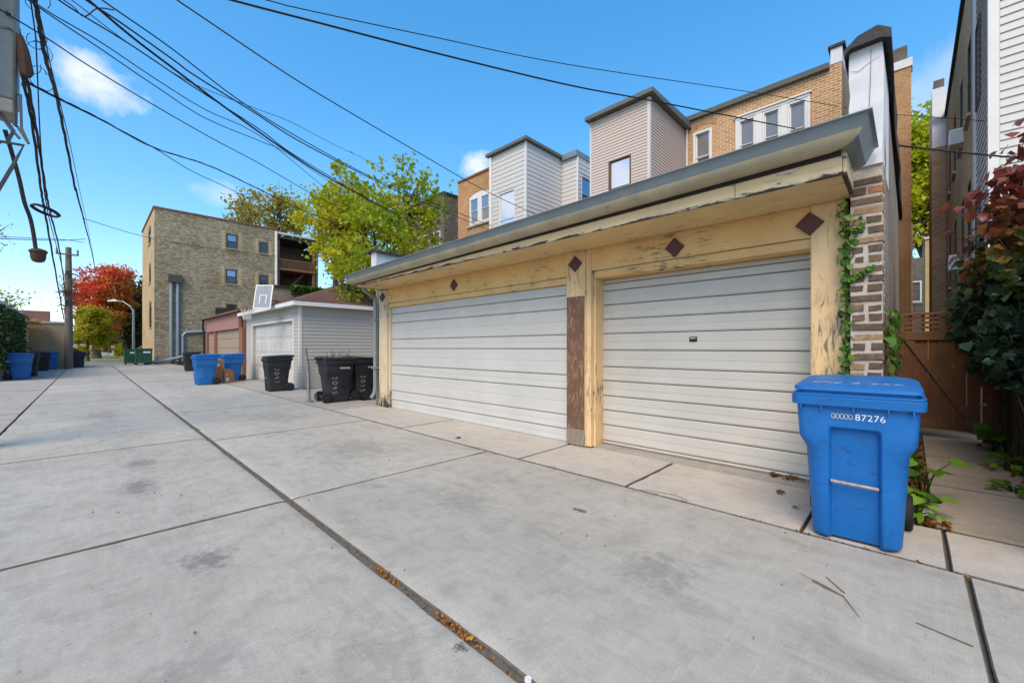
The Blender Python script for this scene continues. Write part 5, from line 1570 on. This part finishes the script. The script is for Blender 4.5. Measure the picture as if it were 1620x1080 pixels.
tree('sparse bare looking tree over the left garage roofs', (-9.5, 66, 0), (-9.3, 66, 3.0), (-8, 66, 5.2), (4.6, 3, 2.2), 40, 22, 0.28, L_OLIVE, 19, 0.25, 0.6, name='sparse_tree')
tree('leafless branched tree poking in at the left edge', (-4.9, 33.5, 0), (-4.6, 33.6, 5.0), (-3.6, 34, 7.3), (1.3, 1.0, 1.3), 26, 3, 0.1, L_OLIVE, 20, 0.12, 0.2, name='bare_tree')
q = np.random.default_rng(31)
n = 26000                                       # far-off mass of trees closing the horizon
P = np.stack([q.uniform(-45, 48, n), q.uniform(118, 128, n), np.zeros(n)], 1)
P[:, 2] = q.random(n) ** 0.8 * (6.5 + 2.2 * np.sin(P[:, 0] * 0.4) + 1.3 * np.sin(P[:, 0] * 1.1 + 1))
o = leaf_cloud('distant_wood', L_DARK, None, P, q.uniform(0.4, 0.9, n), q.normal(0.45, 0.3, n), 31)
tag(o, 'dark distant wood closing the view past the lawn', 'trees', kind='stuff')
def bush(label, c, rad, n, ls, mat, seed, name='bush'):
    q = np.random.default_rng(seed)
    t = thing(name, label, 'bush', (c[0], c[1], 0.06))
    d = q.normal(size=(n, 3)); d /= np.linalg.norm(d, axis=1, keepdims=True)
    P = np.array(c) + d * (q.random((n, 1)) ** 0.35) * np.array(rad) * (0.85 + 0.2 * np.sin(d[:, :1] * 7) * np.cos(d[:, 1:2] * 6))
    P[:, 2] = np.maximum(P[:, 2], 0.08)
    leaf_cloud('foliage', mat, t, P, ls * q.uniform(0.6, 1.3, n), q.random(n) * 0.5 + (P[:, 2] - c[2]) / rad[2] * 0.4 + 0.25, seed)
    MB().tube([(c[0], c[1], 0.0), (c[0], c[1], c[2])], [0.08, 0.03], 6).build('stem', m_bark, t)
    return t
bush('rounded bright yellow bush beside the street lamp', (4.05, 84, 1.0), (1.9, 1.5, 1.3), 3200, 0.26, L_BUSH, 41)
bush('dark green clipped bush right of the yellow bush', (6.6, 80, 0.9), (1.5, 1.3, 1.1), 1800, 0.26, L_DARK, 42)
bush('low dark hedge under the small yellow green tree', (-2.6, 88, 0.7), (3.4, 1.2, 0.9), 2600, 0.28, L_DARK, 43, 'hedge')

# leaf shapes for the climbers, each leaf an object of its own
def leaf_mesh(kind, tint, mat, seed):
    q = random.Random(seed)
    if kind == 'lobed':
        pr_ = [(0, 0), (0.22, -0.06), (0.48, 0.10), (0.40, 0.32), (0.55, 0.55), (0.30, 0.60), (0.20, 0.84), (0, 1.02)]
    elif kind == 'heart':
        pr_ = [(0, 0.04), (0.18, -0.08), (0.42, 0.05), (0.5, 0.32), (0.36, 0.64), (0.16, 0.88), (0, 1.02)]
    else:
        pr_ = [(0, 0), (0.14, 0.12), (0.27, 0.38), (0.25, 0.62), (0.12, 0.87), (0, 1.0)]
    vs_, fs = [], []
    bend = lambda y: -0.22 * y * y + 0.05 * y
    for x, y in pr_: vs_.append((0.0, y, bend(y) * 1.0))
    R1 = [(x, y) for x, y in pr_]
    for sgn in (1, -1):
        b0 = len(vs_)
        for x, y in R1:
            vs_.append((sgn * x, y, bend(y) + 0.16 * abs(x) + q.uniform(-0.03, 0.03)))
        for i in range(len(pr_) - 1):
            f = (i, i + 1, b0 + i + 1, b0 + i)
            fs.append(f if sgn < 0 else f[::-1])
    me = bpy.data.meshes.new('leaf')
    me.from_pydata([(x, y - 0.05, z) for x, y, z in vs_], [], fs)
    me.update()
    me.polygons.foreach_set('use_smooth', [True] * len(me.polygons))
    a = me.attributes.new('tint', 'FLOAT', 'POINT')
    a.data.foreach_set('value', [tint] * len(vs_))
    me.materials.append(mat)
    return me

def hang(parent, meshes, p, size, nrm_, q, droop=1.0):
    """place one leaf: outward normal nrm_, tip hanging down"""
    n_ = Vector(nrm_) + Vector((q.gauss(0, .35), q.gauss(0, .35), q.gauss(0.25, .3)))
    n_.normalize()
    tip = Vector((q.gauss(0, .45), q.gauss(0, .45), -droop))
    tip = (tip - n_ * tip.dot(n_)).normalized()
    xx = tip.cross(n_)
    o = inst('leaf', q.choice(meshes), parent, p)
    m = Matrix((xx, tip, n_)).transposed().to_4x4()
    o.rotation_euler = m.to_euler()
    o.scale = (size, size, size)
    return o

# vine heaped over the parged wall
VQ = random.Random(77)
VN = thing('climbing_vine', 'large climbing vine turning red and orange at the top right of the gangway', 'vine', (8, -0.95, 0))
vm = [[leaf_mesh('lobed', t, L_VINE, s) for s in range(2)] for t in (0.02, 0.12, 0.22, 0.35, 0.5, 0.65, 0.8, 0.95)]
def vine_pt():
    x = VQ.uniform(6.7, 9.1)
    rt_ = (9.1 - x) / 2.4                                   # nearer the alley: taller
    ztop = 2.65 + 1.05 * min(1, rt_ * 1.2) + 0.2 * math.sin(x * 5)
    z = VQ.uniform(0.95, ztop)
    out = 0.16 + 0.34 * math.sin(min(1, (z - 0.85) / 1.1) * math.pi * 0.55)
    if z > ztop - 0.9: out *= max(0.15, (ztop - z) / 0.9) ** 0.6
    out *= 0.8 + 0.35 * math.sin(x * 4.3 + z * 3.1)
    return x, z, ztop, out
def vtint(x, z, ztop):
    t = (z - 1.75) / 1.35 + VQ.gauss(0, 0.17)
    return max(0, min(0.999, t))
cnt = 0
for i in range(300):
    x, z, zt, out = vine_pt()
    if VQ.random() < 0.35: z = VQ.uniform(max(1.0, zt - 1.5), zt)
    t = vtint(x, z, zt)
    y = -0.96 + out * VQ.uniform(0.85, 1.1)
    hang(VN, vm[int(t * 8)], (x, y, z), VQ.choice((VQ.uniform(0.07, 0.11), VQ.uniform(0.09, 0.15))), (-0.45, 0.75, 0.3), VQ)
Pv, tv = [], []
for i in range(5600):
    x, z, zt, out = vine_pt()
    y = -0.96 + out * VQ.uniform(-0.25, 0.97)
    if z > 2.35: y -= VQ.random() * 0.22
    Pv.append((x, y, z)); tv.append(vtint(x, z, zt))
leaf_cloud('foliage', L_VINE, VN, Pv, np.array([VQ.uniform(0.07, 0.15) for _ in Pv]), np.array(tv), 78, up=0.3, aspect=0.9)['kind'] = 'stuff'
q = MB()
for i in range(26):
    x, z, zt, out = vine_pt()
    q.tube([(x + 0.2, -0.93, VQ.uniform(0, 0.4)), (x + VQ.uniform(-.2, .2), -0.9, z * 0.5), (x, -0.96 + out * 0.6, z), (x - 0.15, -0.93 + out * 0.9, z + 0.2)], [0.014, 0.011, 0.007, 0.004], 5)
q.build('stem', m_bark, VN)

# ivy on the garage corner
IQ = random.Random(5)
im = [leaf_mesh('heart', t, L_IVY, i) for i, t in enumerate((0.1, 0.3, 0.45, 0.6, 0.85))]
IV = thing('ivy', 'green ivy climbing the corner between the garage post and the brick wall end', 'ivy', (4.8, 0.41, 0))
z = 0.9
while z < 2.74:
    for k in range(3):
        w_ = 0.04 if z < 2.5 else 0.055
        hang(IV, im, (4.80 + IQ.uniform(-0.07, 0.03), 0.415 + IQ.uniform(-w_, w_), z + IQ.uniform(-.02, .02)), IQ.choice((IQ.uniform(0.03, 0.05), IQ.uniform(0.045, 0.07))), (-0.8, -0.4, 0.3), IQ)
    z += 0.037
for i in range(16):                             # tendril across the bricks
    hang(IV, im[2:], (4.73, 0.38 - i * 0.010, 2.02 + i * 0.006 + IQ.uniform(-.015, .015)), IQ.uniform(0.03, 0.055), (-0.9, -0.2, 0.3), IQ)
for i in range(18):
    hang(IV, im[1:], (4.735, 0.34 + IQ.uniform(-.05, .05), 2.55 - i * 0.012 + IQ.uniform(-.04, .04)), IQ.uniform(0.03, 0.055), (-0.9, -0.2, 0.3), IQ)
MB().tube([(4.83, 0.41, 0.0), (4.82, 0.405, 1.2), (4.83, 0.415, 2.0), (4.82, 0.41, 2.72)], 0.008, 5).build('stem', m_twig, IV)
IW = thing('ivy', 'ivy strip running up the side wall of the garage in the gangway', 'ivy', (5.2, 0.15, 0))
for i in range(170):
    x = IQ.choice((IQ.uniform(4.82, 5.5), IQ.uniform(4.82, 5.2), IQ.uniform(7.5, 9.1)))
    z = IQ.uniform(0.15, 1.75 if x < 6 else 1.95)
    hang(IW, im[2:] if x < 6 else im[:3], (x, 0.135 + IQ.uniform(-0.03, 0.02), z), IQ.uniform(0.05, 0.10), (-0.3, -0.9, 0.2), IQ)
MB().tube([(5.0, 0.155, 0), (4.95, 0.15, 0.9), (4.9, 0.155, 1.7)], 0.008, 5).build('stem', m_twig, IW)

# weeds and litter in the strip beside the blue cart
wm = [leaf_mesh('heart', t, L_WEED, i) for i, t in enumerate((0.2, 0.5, 0.75, 1.0))]
wl_ = [leaf_mesh('oval', t, L_WEED, i) for i, t in enumerate((0.3, 0.6, 0.95))]
def weed(label, x, y, hgt, n, size, meshes, seed, name='weed'):
    q = random.Random(seed)
    t = thing(name, label, 'weed', (x, y, -0.04))
    st_ = MB()
    for i in range(n):
        a = q.uniform(0, 2 * math.pi)
        r_ = q.uniform(0.3, 1.0)
        e = Vector((x + math.cos(a) * size * 1.3 * r_, y + math.sin(a) * size * 1.3 * r_, hgt * q.uniform(0.45, 1.0)))
        st_.tube([(x, y, -0.05), (x + (e.x - x) * .4, y + (e.y - y) * .4, e.z * 0.7), e], [0.006, 0.005, 0.003], 4)
        o = inst('leaf', q.choice(meshes), t, e)
        nn = Vector((q.gauss(-0.35, .25), q.gauss(-0.25, .25), 1)).normalized()
        tp = Vector((math.cos(a), math.sin(a), -0.2)); tp = (tp - nn * tp.dot(nn)).normalized()
        o.rotation_euler = Matrix((tp.cross(nn), tp, nn)).transposed().to_euler()
        s_ = size * q.uniform(0.7, 1.2)
        o.scale = (s_, s_, s_)
    st_.build('stem', L_WEED, t)
    return t
weed('tall bright green broad leaved weed behind the blue cart', 5.35, -0.08, 0.50, 9, 0.15, wm, 1)
weed('round leaved low weed in the middle of the planting strip', 4.85, -0.06, 0.24, 8, 0.11, wm, 2)
weed('small leafy weed at the front of the strip by the cart wheel', 4.66, -0.04, 0.16, 12, 0.09, wl_, 3)
weed('thin dark weed between the taller ones near the gate', 6.2, -0.03, 0.32, 14, 0.12, wl_, 4)
weed('low weed at the foot of the parged wall', 7.3, -0.80, 0.16, 16, 0.14, wl_, 5)
weed('spreading weed near the gate post at the wall foot', 8.6, -0.82, 0.28, 16, 0.16, wm, 6)
weed('flat weed crossing the gangway slab joint', 6.25, -0.72, 0.08, 14, 0.12, wl_, 7)
for lab, x, y, sd in (('grassy weed tuft sprouting behind the black cart lids', 4.75, 11.6, 11), ('second grassy tuft behind the black cart marked 2045', 5.1, 11.65, 12)):
    q = random.Random(sd)
    t = thing('weed', lab, 'weed', (x, y, -0.03))
    b_ = MB()
    for i in range(60):
        a = q.uniform(0, 6.28); l_ = q.uniform(0.05, 0.26); h_ = q.uniform(0.9, 1.36)
        b_.tube([(x, y, -0.03), (x + math.cos(a) * l_ * .5, y + math.sin(a) * l_ * .5, h_ * .7), (x + math.cos(a) * l_, y + math.sin(a) * l_, h_)], [0.008, 0.006, 0.002], 3)
    b_.build('blades', L_IVY, t)
q = np.random.default_rng(51)                    # leaf litter
P, s_ = [], []
for i in range(420):
    P.append((q.uniform(4.62, 8.8), q.uniform(-0.12, 0.12), q.uniform(-0.04, 0.02))); s_.append(q.uniform(0.03, 0.09))
for i in range(60):
    P.append((q.uniform(4.55, 4.75), q.uniform(-0.22, 0.1), q.uniform(0.0, 0.025))); s_.append(q.uniform(0.03, 0.07))
for i in range(110):
    P.append((q.uniform(5.4, 9.0), -0.93 + abs(q.normal(0, 0.09)), 0.012)); s_.append(q.uniform(0.03, 0.08))
o = leaf_cloud('leaf_litter', L_FALL, None, P, s_, q.random(len(P)) * 0.55, 51, up=3.0)
tag(o, 'brown leaf litter lying along the gangway planting strip', 'leaves', kind='stuff')
def dropped(label, n, fx_, seed, sz=(0.012, 0.03), lo=0.3, hi=1.0):
    q = np.random.default_rng(seed)
    P = [fx_(q) for _ in range(n)]
    o = leaf_cloud('fallen_leaves', L_FALL, None, P, q.uniform(sz[0], sz[1], n), q.uniform(lo, hi, n), seed, up=1.0)
    tag(o, label, 'leaves', kind='stuff')
dropped('orange leaf fragments lying in the near part of the centre joint', 110, lambda q: (q.normal(1.293, 0.010), q.uniform(1.46, 1.82), q.uniform(-0.03, -0.003)), 61, (0.01, 0.026), 0.2, 0.78)
dropped('orange leaf fragments in the centre joint farther along', 80, lambda q: (q.normal(1.293, 0.012), q.uniform(2.2, 2.48), q.uniform(-0.034, -0.004)), 62, (0.01, 0.026), 0.2, 0.75)
dropped('dry crumbs scattered along the whole centre joint', 420, lambda q: (q.normal(1.293, 0.013), q.uniform(0.9, 14), -0.03), 63, (0.006, 0.02), 0.0, 0.8)
dropped('a few curled brown leaves at the garage door foot', 26, lambda q: (5.08 + q.normal(0, 0.03), q.uniform(0.7, 1.1), 0.04 + q.random() * 0.02), 64, (0.03, 0.07), 0.0, 0.3)
dropped('scattered dry leaf specks on the alley concrete', 130, lambda q: (q.uniform(0, 3.7), q.uniform(0.3, 9), 0.006), 65, (0.006, 0.022), 0.0, 0.7)
dropped('dry leaf crumbs caught in the apron joint', 240, lambda q: (3.776 + q.normal(0, 0.012), q.uniform(-0.3, 5), -0.01 + q.random() * 0.012), 66, (0.008, 0.03), 0.0, 0.6)
for lab, x, y, s0 in (('curled brown leaf on the apron near the door corner', 4.62, 0.92, 0.07), ('curled brown leaf closer to the blue cart', 4.33, 0.72, 0.06), ('dry leaf lying on the apron joint left of the post', 3.98, 5.0, 0.1),
                      ('yellow leaf among the orange fragments in the joint', 1.285, 1.52, 0.035), ('orange fruit coloured leaf by the planting strip', 4.70, -0.11, 0.07)):
    me = leaf_mesh('lobed', 0.95 if 'yellow' in lab else 0.7 if 'orange' in lab else 0.12, L_FALL, 3)
    o = inst('fallen_leaf', me, None, (x, y, 0.012), (s0, s0, s0), (0.3, 0.25, rnd.uniform(0, 6)))
    tag(o, lab, 'leaf')
cap = MB().cyl((1.30, 1.165, -0.006), (0.1, 0.1, 1), 0.016, 0.012, 14)
tag(cap.build('bottle_cap', m_white), 'white plastic bottle cap lying in the centre joint', 'bottle cap')
for lab, pts in (('forked dry twig lying in front of the blue cart', [(3.02, 0.42, 0.008), (2.98, 0.36, 0.012), (2.95, 0.27, 0.008), (2.78, 0.19, 0.008)]),
                 ('short straight twig beside the forked one', [(3.13, 0.37, 0.006), (3.0, 0.27, 0.006)]),
                 ('thin dark stick near the right hand slab joint', [(2.93, -0.02, 0.006), (2.88, -0.21, 0.006)]),
                 ('curved dry stem lying over the apron joint', [(3.72, 1.95, 0.01), (3.78, 1.85, 0.02), (3.86, 1.6, 0.012), (3.80, 1.45, 0.01)])):
    t_ = MB().tube(pts, [0.0025, 0.003, 0.0028, 0.0015][:len(pts)], 5)
    if 'forked' in lab: t_.tube([(2.95, 0.27, 0.008), (3.0, 0.40, 0.02), (3.06, 0.5, 0.01)], [0.003, 0.0025, 0.001], 4)
    tag(t_.build('twig', m_twig), lab, 'twig')
tag(MB().tube([(4.74, -0.10, 0.02), (4.77, -0.09, 0.05), (4.80, -0.08, 0.02)], [0.03, 0.05, 0.03], 7).build('stone', m_stone, smooth=True), 'pale stone lying among the weeds by the cart', 'stone')
# ivy masses on the left garage and the far pole
q = np.random.default_rng(71)
IL = thing('ivy', 'dark ivy curtain covering the left garage wall', 'ivy', (-2.7, 30, 0))
n = 5200
P = np.stack([-2.68 + np.abs(q.normal(0, 0.13, n)), q.uniform(27, 35.3, n), q.uniform(0.5, 3.2, n)], 1)
P[:, 0] += 0.12 * np.sin(P[:, 1] * 2.1) * np.cos(P[:, 2] * 2.3)
P2 = np.stack([q.uniform(-4.6, -3.2, 700), q.uniform(31, 34, 700), 3.45 + q.random(700) * 0.5], 1)
P = np.concatenate([P, P2])
leaf_cloud('foliage', L_IVYD, IL, P, q.uniform(0.1, 0.2, len(P)), q.random(len(P)), 71)
MB().tube([(-2.7, 30, 0), (-2.68, 30.2, 2.5)], 0.02, 5).build('stem', m_twig, IL)
IP = thing('ivy', 'straggly vine tangled round the middle of the utility pole', 'ivy', (-0.92, 40.4, 0))
n = 420
a = q.uniform(0, 6.28, n); r_ = 0.24 + np.abs(q.normal(0, 0.16, n))
P = np.stack([-0.92 + r_ * np.cos(a), 40.4 + r_ * np.sin(a), q.normal(4.9, 0.75, n)], 1)
leaf_cloud('foliage', L_DARK, IP, P, q.uniform(0.06, 0.14, n), q.random(n) * 0.6, 72)
vs2 = MB()
for i in range(10):
    a0 = q.uniform(0, 6.28); z0 = q.uniform(3.6, 5.6); rr_ = q.uniform(0.3, 0.9)
    vs2.tube([(-0.92 + 0.22 * math.cos(a0), 40.4 + 0.22 * math.sin(a0), z0), (-0.92 + rr_ * .6 * math.cos(a0), 40.4 + rr_ * .6 * math.sin(a0), z0 + 0.4), (-0.92 + rr_ * math.cos(a0 + .4), 40.4 + rr_ * math.sin(a0 + .4), z0 + 0.75)], [0.015, 0.012, 0.006], 4)
vs2.build('stem', m_twig, IP)
q = np.random.default_rng(81)
n = 2200
WI = thing('ivy', 'green ivy hanging over the dark parapet wall below the maple', 'ivy', (8.5, 22.1, 0))
P = np.stack([q.uniform(7.0, 12.3, n), 22.1 - np.abs(q.normal(0, 0.1, n)), 4.5 - np.abs(q.normal(0, 0.28, n))], 1)
leaf_cloud('foliage', L_IVY, WI, P, q.uniform(0.1, 0.2, n), q.random(n) * 0.7, 82)

# ================================================================ overhead cables
CAB = {
 'thick':[(-0.97, 8.47, 6.74), (0.12, 8.1, 6.74), (1.54, 7.61, 6.82), (2.62, 7.24, 6.9), (4.64, 6.54, 7.05), (7.56, 5.54, 7.33), (9.98, 4.71, 7.67), (15.9, 2.68, 8.47)],
 'thin':[(-0.97, 8.47, 6.76), (0.37, 7.93, 6.79), (1.94, 7.3, 6.88), (2.44, 7.1, 6.91), (4.45, 6.28, 7.11), (7.11, 5.21, 7.41), (12.21, 3.15, 8.23), (16.5, 1.43, 8.9)],
 'w3':[(-0.97, 8.47, 7.6), (-0.0, 8.72, 7.45), (1.05, 9.0, 7.34), (1.23, 9.04, 7.32), (2.94, 9.48, 7.19), (4.26, 9.82, 7.17), (6.71, 10.46, 7.19), (10.15, 11.34, 7.24), (14.3, 12.41, 7.54)],
 'w4':[(-0.97, 8.47, 7.04), (-0.49, 8.68, 6.88), (0.14, 8.95, 6.76), (1.0, 9.32, 6.66), (2.07, 9.78, 6.44), (3.26, 10.29, 6.36), (5.27, 11.16, 6.39), (7.58, 12.15, 6.6), (13.95, 14.89, 7.42)],
 'w5':[(-0.97, 8.47, 6.92), (-0.54, 8.66, 6.74), (-0.03, 8.89, 6.62), (0.37, 9.07, 6.59), (1.05, 9.37, 6.49), (1.38, 9.51, 6.43), (2.42, 9.97, 6.38), (3.45, 10.42, 6.31), (5.31, 11.24, 6.38), (7.66, 12.28, 6.56), (13.84, 15.0, 7.23)],
 'w6':[(-0.97, 8.47, 7.0), (-0.55, 8.71, 6.88), (-0.01, 9.01, 6.71), (0.5, 9.3, 6.57), (1.08, 9.62, 6.47), (2.12, 10.2, 6.31), (3.4, 10.92, 6.17), (4.74, 11.67, 6.12), (7.04, 12.96, 6.21), (14.0, 16.85, 6.36)],
 'w7':[(-0.97, 8.47, 6.52), (-0.66, 8.66, 6.49), (-0.3, 8.87, 6.44), (-0.09, 8.99, 6.43), (0.5, 9.33, 6.44), (1.41, 9.86, 6.39), (2.71, 10.61, 6.35), (3.44, 11.03, 6.25), (4.81, 11.83, 6.24), (7.18, 13.21, 6.23), (14.08, 17.21, 6.36)],
 'w8':[(-0.97, 8.47, 6.68), (-0.18, 9.06, 6.63), (0.49, 9.57, 6.58), (1.4, 10.25, 6.66), (2.73, 11.25, 7.12), (3.82, 12.07, 7.52), (5.55, 13.37, 7.95), (8.12, 15.29, 8.62), (15.0, 20.45, 9.86)],
 'w9':[(-0.97, 8.47, 6.28), (-0.45, 9.08, 6.34), (0.14, 9.75, 6.52), (0.94, 10.67, 6.68), (1.92, 11.8, 6.94), (3.63, 13.76, 7.59), (7.02, 17.66, 8.07), (12.0, 23.38, 8.98)],
 'w10':[(-0.97, 8.47, 6.24), (-0.45, 9.02, 6.28), (0.14, 9.62, 6.34), (0.92, 10.43, 6.42), (1.86, 11.4, 6.56), (3.44, 13.03, 7.15), (4.35, 13.97, 7.45), (7.36, 17.08, 8.01), (13.0, 22.91, 9.18)],
 'w11':[(-0.97, 8.47, 5.84), (-0.43, 8.95, 5.87), (-0.03, 9.31, 5.86), (0.75, 9.99, 5.89), (1.84, 10.95, 5.98), (3.07, 12.04, 6.14), (4.83, 13.59, 6.29), (7.55, 15.97, 6.59), (13.0, 20.77, 7.07)],
 'w12':[(-0.7, 10.05, 5.62), (-0.36, 10.34, 5.62), (0.15, 10.76, 5.63), (0.95, 11.43, 5.61), (2.08, 12.36, 5.86), (3.49, 13.54, 5.97), (5.38, 15.11, 6.11), (7.47, 16.86, 6.45), (13.0, 21.46, 7.3)],
 'w12b':[(-0.7, 10.05, 5.6), (-0.36, 10.54, 5.68), (0.16, 11.31, 5.83), (1.05, 12.61, 6.04), (1.95, 13.92, 6.16), (3.32, 15.93, 6.54), (5.61, 19.27, 7.04), (9.0, 24.24, 7.68)],
 'tan':[(-0.31, 41.97, 10.55), (3.05, 46.1, 10.74), (6.45, 46.1, 10.55), (13.41, 46.1, 10.64)],
 'a':[(-0.81, 9.31, 6.21), (-0.83, 11.25, 6.29), (-0.85, 13.62, 6.26), (-0.89, 16.81, 5.66), (-0.91, 18.58, 5.48), (-0.98, 25.34, 4.79), (-1.14, 40.38, 3.29)],
 'b':[(-0.76, 9.4, 6.38), (-0.78, 11.57, 6.3), (-0.81, 14.33, 6.21), (-0.83, 17.3, 5.8), (-0.86, 20.11, 5.75), (-0.95, 29.19, 5.93), (-1.05, 40.29, 4.76)],
 'a2':[(-0.62, 9.25, 6.75), (-0.64, 10.74, 6.83), (-0.65, 11.24, 6.69), (-0.67, 12.62, 5.41), (-0.7, 15.01, 4.77), (-0.84, 24.46, 5.19), (-1.08, 40.32, 6.02)],
 'c':[(-0.57, 9.35, 6.75), (-0.56, 10.02, 6.68), (-0.54, 11.23, 6.64), (-0.5, 13.62, 7.01), (-0.44, 16.86, 7.16), (-0.34, 22.27, 7.27), (-0.3, 24.39, 7.54), (0.2, 52.32, 9.95), (0.54, 71.25, 11.02)],
 'c2':[(-0.59, 9.37, 6.84), (-0.56, 10.77, 6.97), (-0.53, 12.44, 7.07), (-0.48, 15.41, 7.47), (-0.4, 19.64, 7.89), (-0.28, 26.61, 8.45), (0.03, 43.55, 9.8), (0.54, 71.25, 11.4)],
 'pot':[(-0.85, 9.49, 4.58), (-0.81, 9.58, 4.38), (-0.74, 9.74, 4.0), (-0.69, 9.84, 3.65), (-0.64, 9.97, 3.44), (-0.61, 10.03, 3.21), (-0.59, 10.08, 2.98)],
 'h1':[(-3.47, 29.43, 6.22), (-2.36, 34.07, 7.2), (-1.13, 39.19, 8.32), (-0.16, 43.25, 9.34)],
 'h2':[(-3.47, 29.43, 6.3), (-2.37, 34.16, 7.31), (-1.14, 39.4, 8.4), (-0.23, 43.32, 9.06)],
 'rA':[(8.6, 0.17, 4.5), (9.3, -0.42, 4.45), (10.3, -1.41, 4.33)],
 'rB':[(12, 0.24, 6.38), (11.3, -0.51, 5.73), (10.3, -1.41, 4.87)],
}
def smooth_path(p, k=6):
    p = [Vector(a) for a in p]
    out = []
    for i in range(len(p) - 1):
        a, b, c, d = p[max(i - 1, 0)], p[i], p[i + 1], p[min(i + 2, len(p) - 1)]
        for j in range(k):
            t = j / k
            out.append(0.5 * ((2 * b) + (c - a) * t + (2 * a - 5 * b + 4 * c - d) * t * t + (3 * b - a - 3 * c + d) * t ** 3))
    out.append(p[-1])
    return out
CI = {'thick': (0.017, 'thick black service cable sweeping to the brick house windows'), 'thin': (0.0085, 'thin cable highest in the sky running to the brick house parapet'),
      'w3': (0.013, 'lone cable crossing the sky to the white sided porch'), 'w4': (0.012, 'upper cable of the pair ending at the white porch downspout'),
      'w5': (0.014, 'lower cable of the pair ending at the white porch downspout'), 'w6': (0.020, 'heaviest black cable of the bunch crossing above the maple'),
      'w7': (0.012, 'cable twisting along the heaviest black one'), 'w8': (0.007, 'hair thin cable leaving the bunch towards the orange brick house'),
      'w9': (0.010, 'upper cable of the near parallel pair left of the bunch'), 'w10': (0.010, 'lower cable of the near parallel pair left of the bunch'),
      'w11': (0.010, 'single cable below the parallel pair running through the maple'), 'w12': (0.010, 'lowest frayed cable passing right of the small cloud'),
      'w12b': (0.010, 'thin branch parting from the lowest frayed cable'), 'tan': (0.022, 'cable pinned along the tall grey yellow brick wall'),
      'a': (0.019, 'left heavy cable bundle running down to the far pole'), 'b': (0.018, 'middle heavy cable bundle running down to the far pole'), 'a2': (0.010, 'slack thin cable between the heavy bundles'),
      'c': (0.022, 'right heavy cable bundle passing over the red maple'), 'c2': (0.010, 'thin cable shadowing the right heavy bundle'), 'h1': (0.022, 'lower of two level cables crossing at the left edge'),
      'h2': (0.016, 'upper of two level cables crossing at the left edge'), 'rA': (0.014, 'dark cable crossing the gangway to the white clapboard house'), 'rB': (0.006, 'faint thin cable above the gangway cable')}
for k, pts in CAB.items():
    if k == 'pot': continue
    r_, lab = CI[k]
    sm_ = smooth_path(pts)
    mb = MB().tube(sm_, r_, 5)
    if k in ('a', 'b', 'c', 'w12'):              # lashed strands round the heavy bundles
        for ph in (0.0, 2.1, 4.2):
            mb.tube([p + Vector((math.cos(i * 0.9 + ph), 0, math.sin(i * 0.9 + ph))) * r_ * (1.25 if k != 'w12' else 1.6) for i, p in enumerate(sm_)], r_ * 0.35, 4)
    tag(mb.build('cable', m_cable2 if k in ('a', 'b', 'c', 'pot') else m_cable), lab, 'cable', 'overhead cables')
q = MB().tube(smooth_path(CAB['pot']), 0.028, 6)
PT = thing('hanging_pot', 'brown pot shaped terminal hanging on a thick drooping cable', 'pot', (-0.55, 10.1, 2.7))
q.build('cable', m_cable2, PT, smooth=True)
c0 = Vector((-0.565, 10.10, 2.86))
rg = []
for z_, r_ in ((0.14, 0.03), (0.12, 0.085), (0.10, 0.105), (0.075, 0.105), (0.07, 0.092), (-0.02, 0.085), (-0.07, 0.066), (-0.085, 0.03)):
    rg.append([(c0.x + r_ * math.cos(a), c0.y + r_ * math.sin(a), c0.z + z_) for a in [2 * math.pi * i / 14 for i in range(14)]])
MB().loft(rg).build('pot', m_pot, PT, smooth=True)
lp_ = MB()
cc_ = Vector((-0.9, 18.3, 5.42))
for k in range(3):
    lp_.tube([cc_ + Vector((0.02 * k + 0.27 * math.cos(t), 0.46 * math.sin(t) , 0.09 * math.cos(t) * -1 + 0.015 * k)) for t in [2 * math.pi * i / 24 for i in range(24)]], 0.022, 5, True)
tag(lp_.build('cable_coil', m_cable), 'black storage coil of slack cable hung on the bundles', 'cable coil')
qq = random.Random(3)
LW = thing('loose_wires', 'tangle of loose wire ends by the pole cabinet', 'wires', (-0.6, 9.6, 6.4))
for k in range(11):
    b_ = Vector((-0.62 + qq.uniform(-.08, .12), 9.6 + qq.uniform(-.3, 1.2), 6.45 + qq.uniform(-1.1, .5)))
    rr_ = qq.uniform(0.05, 0.16)
    a0, a1 = qq.uniform(0, 6.28), qq.uniform(2.5, 5.0)
    MB().tube([b_ + Vector((rr_ * math.cos(a0 + a1 * i / 9), 0.3 * rr_ * math.sin(3 * i / 9), rr_ * 1.2 * math.sin(a0 + a1 * i / 9))) for i in range(10)], 0.005, 4).build('wire', m_cable, LW)
MB().tube(smooth_path([(-0.62, 9.2, 6.75), (-0.2, 9.05, 6.55), (-0.05, 9.0, 6.42), (0.1, 8.98, 6.62), (0.28, 9.02, 6.72)]), 0.009, 5).build('wire', m_cable, LW)
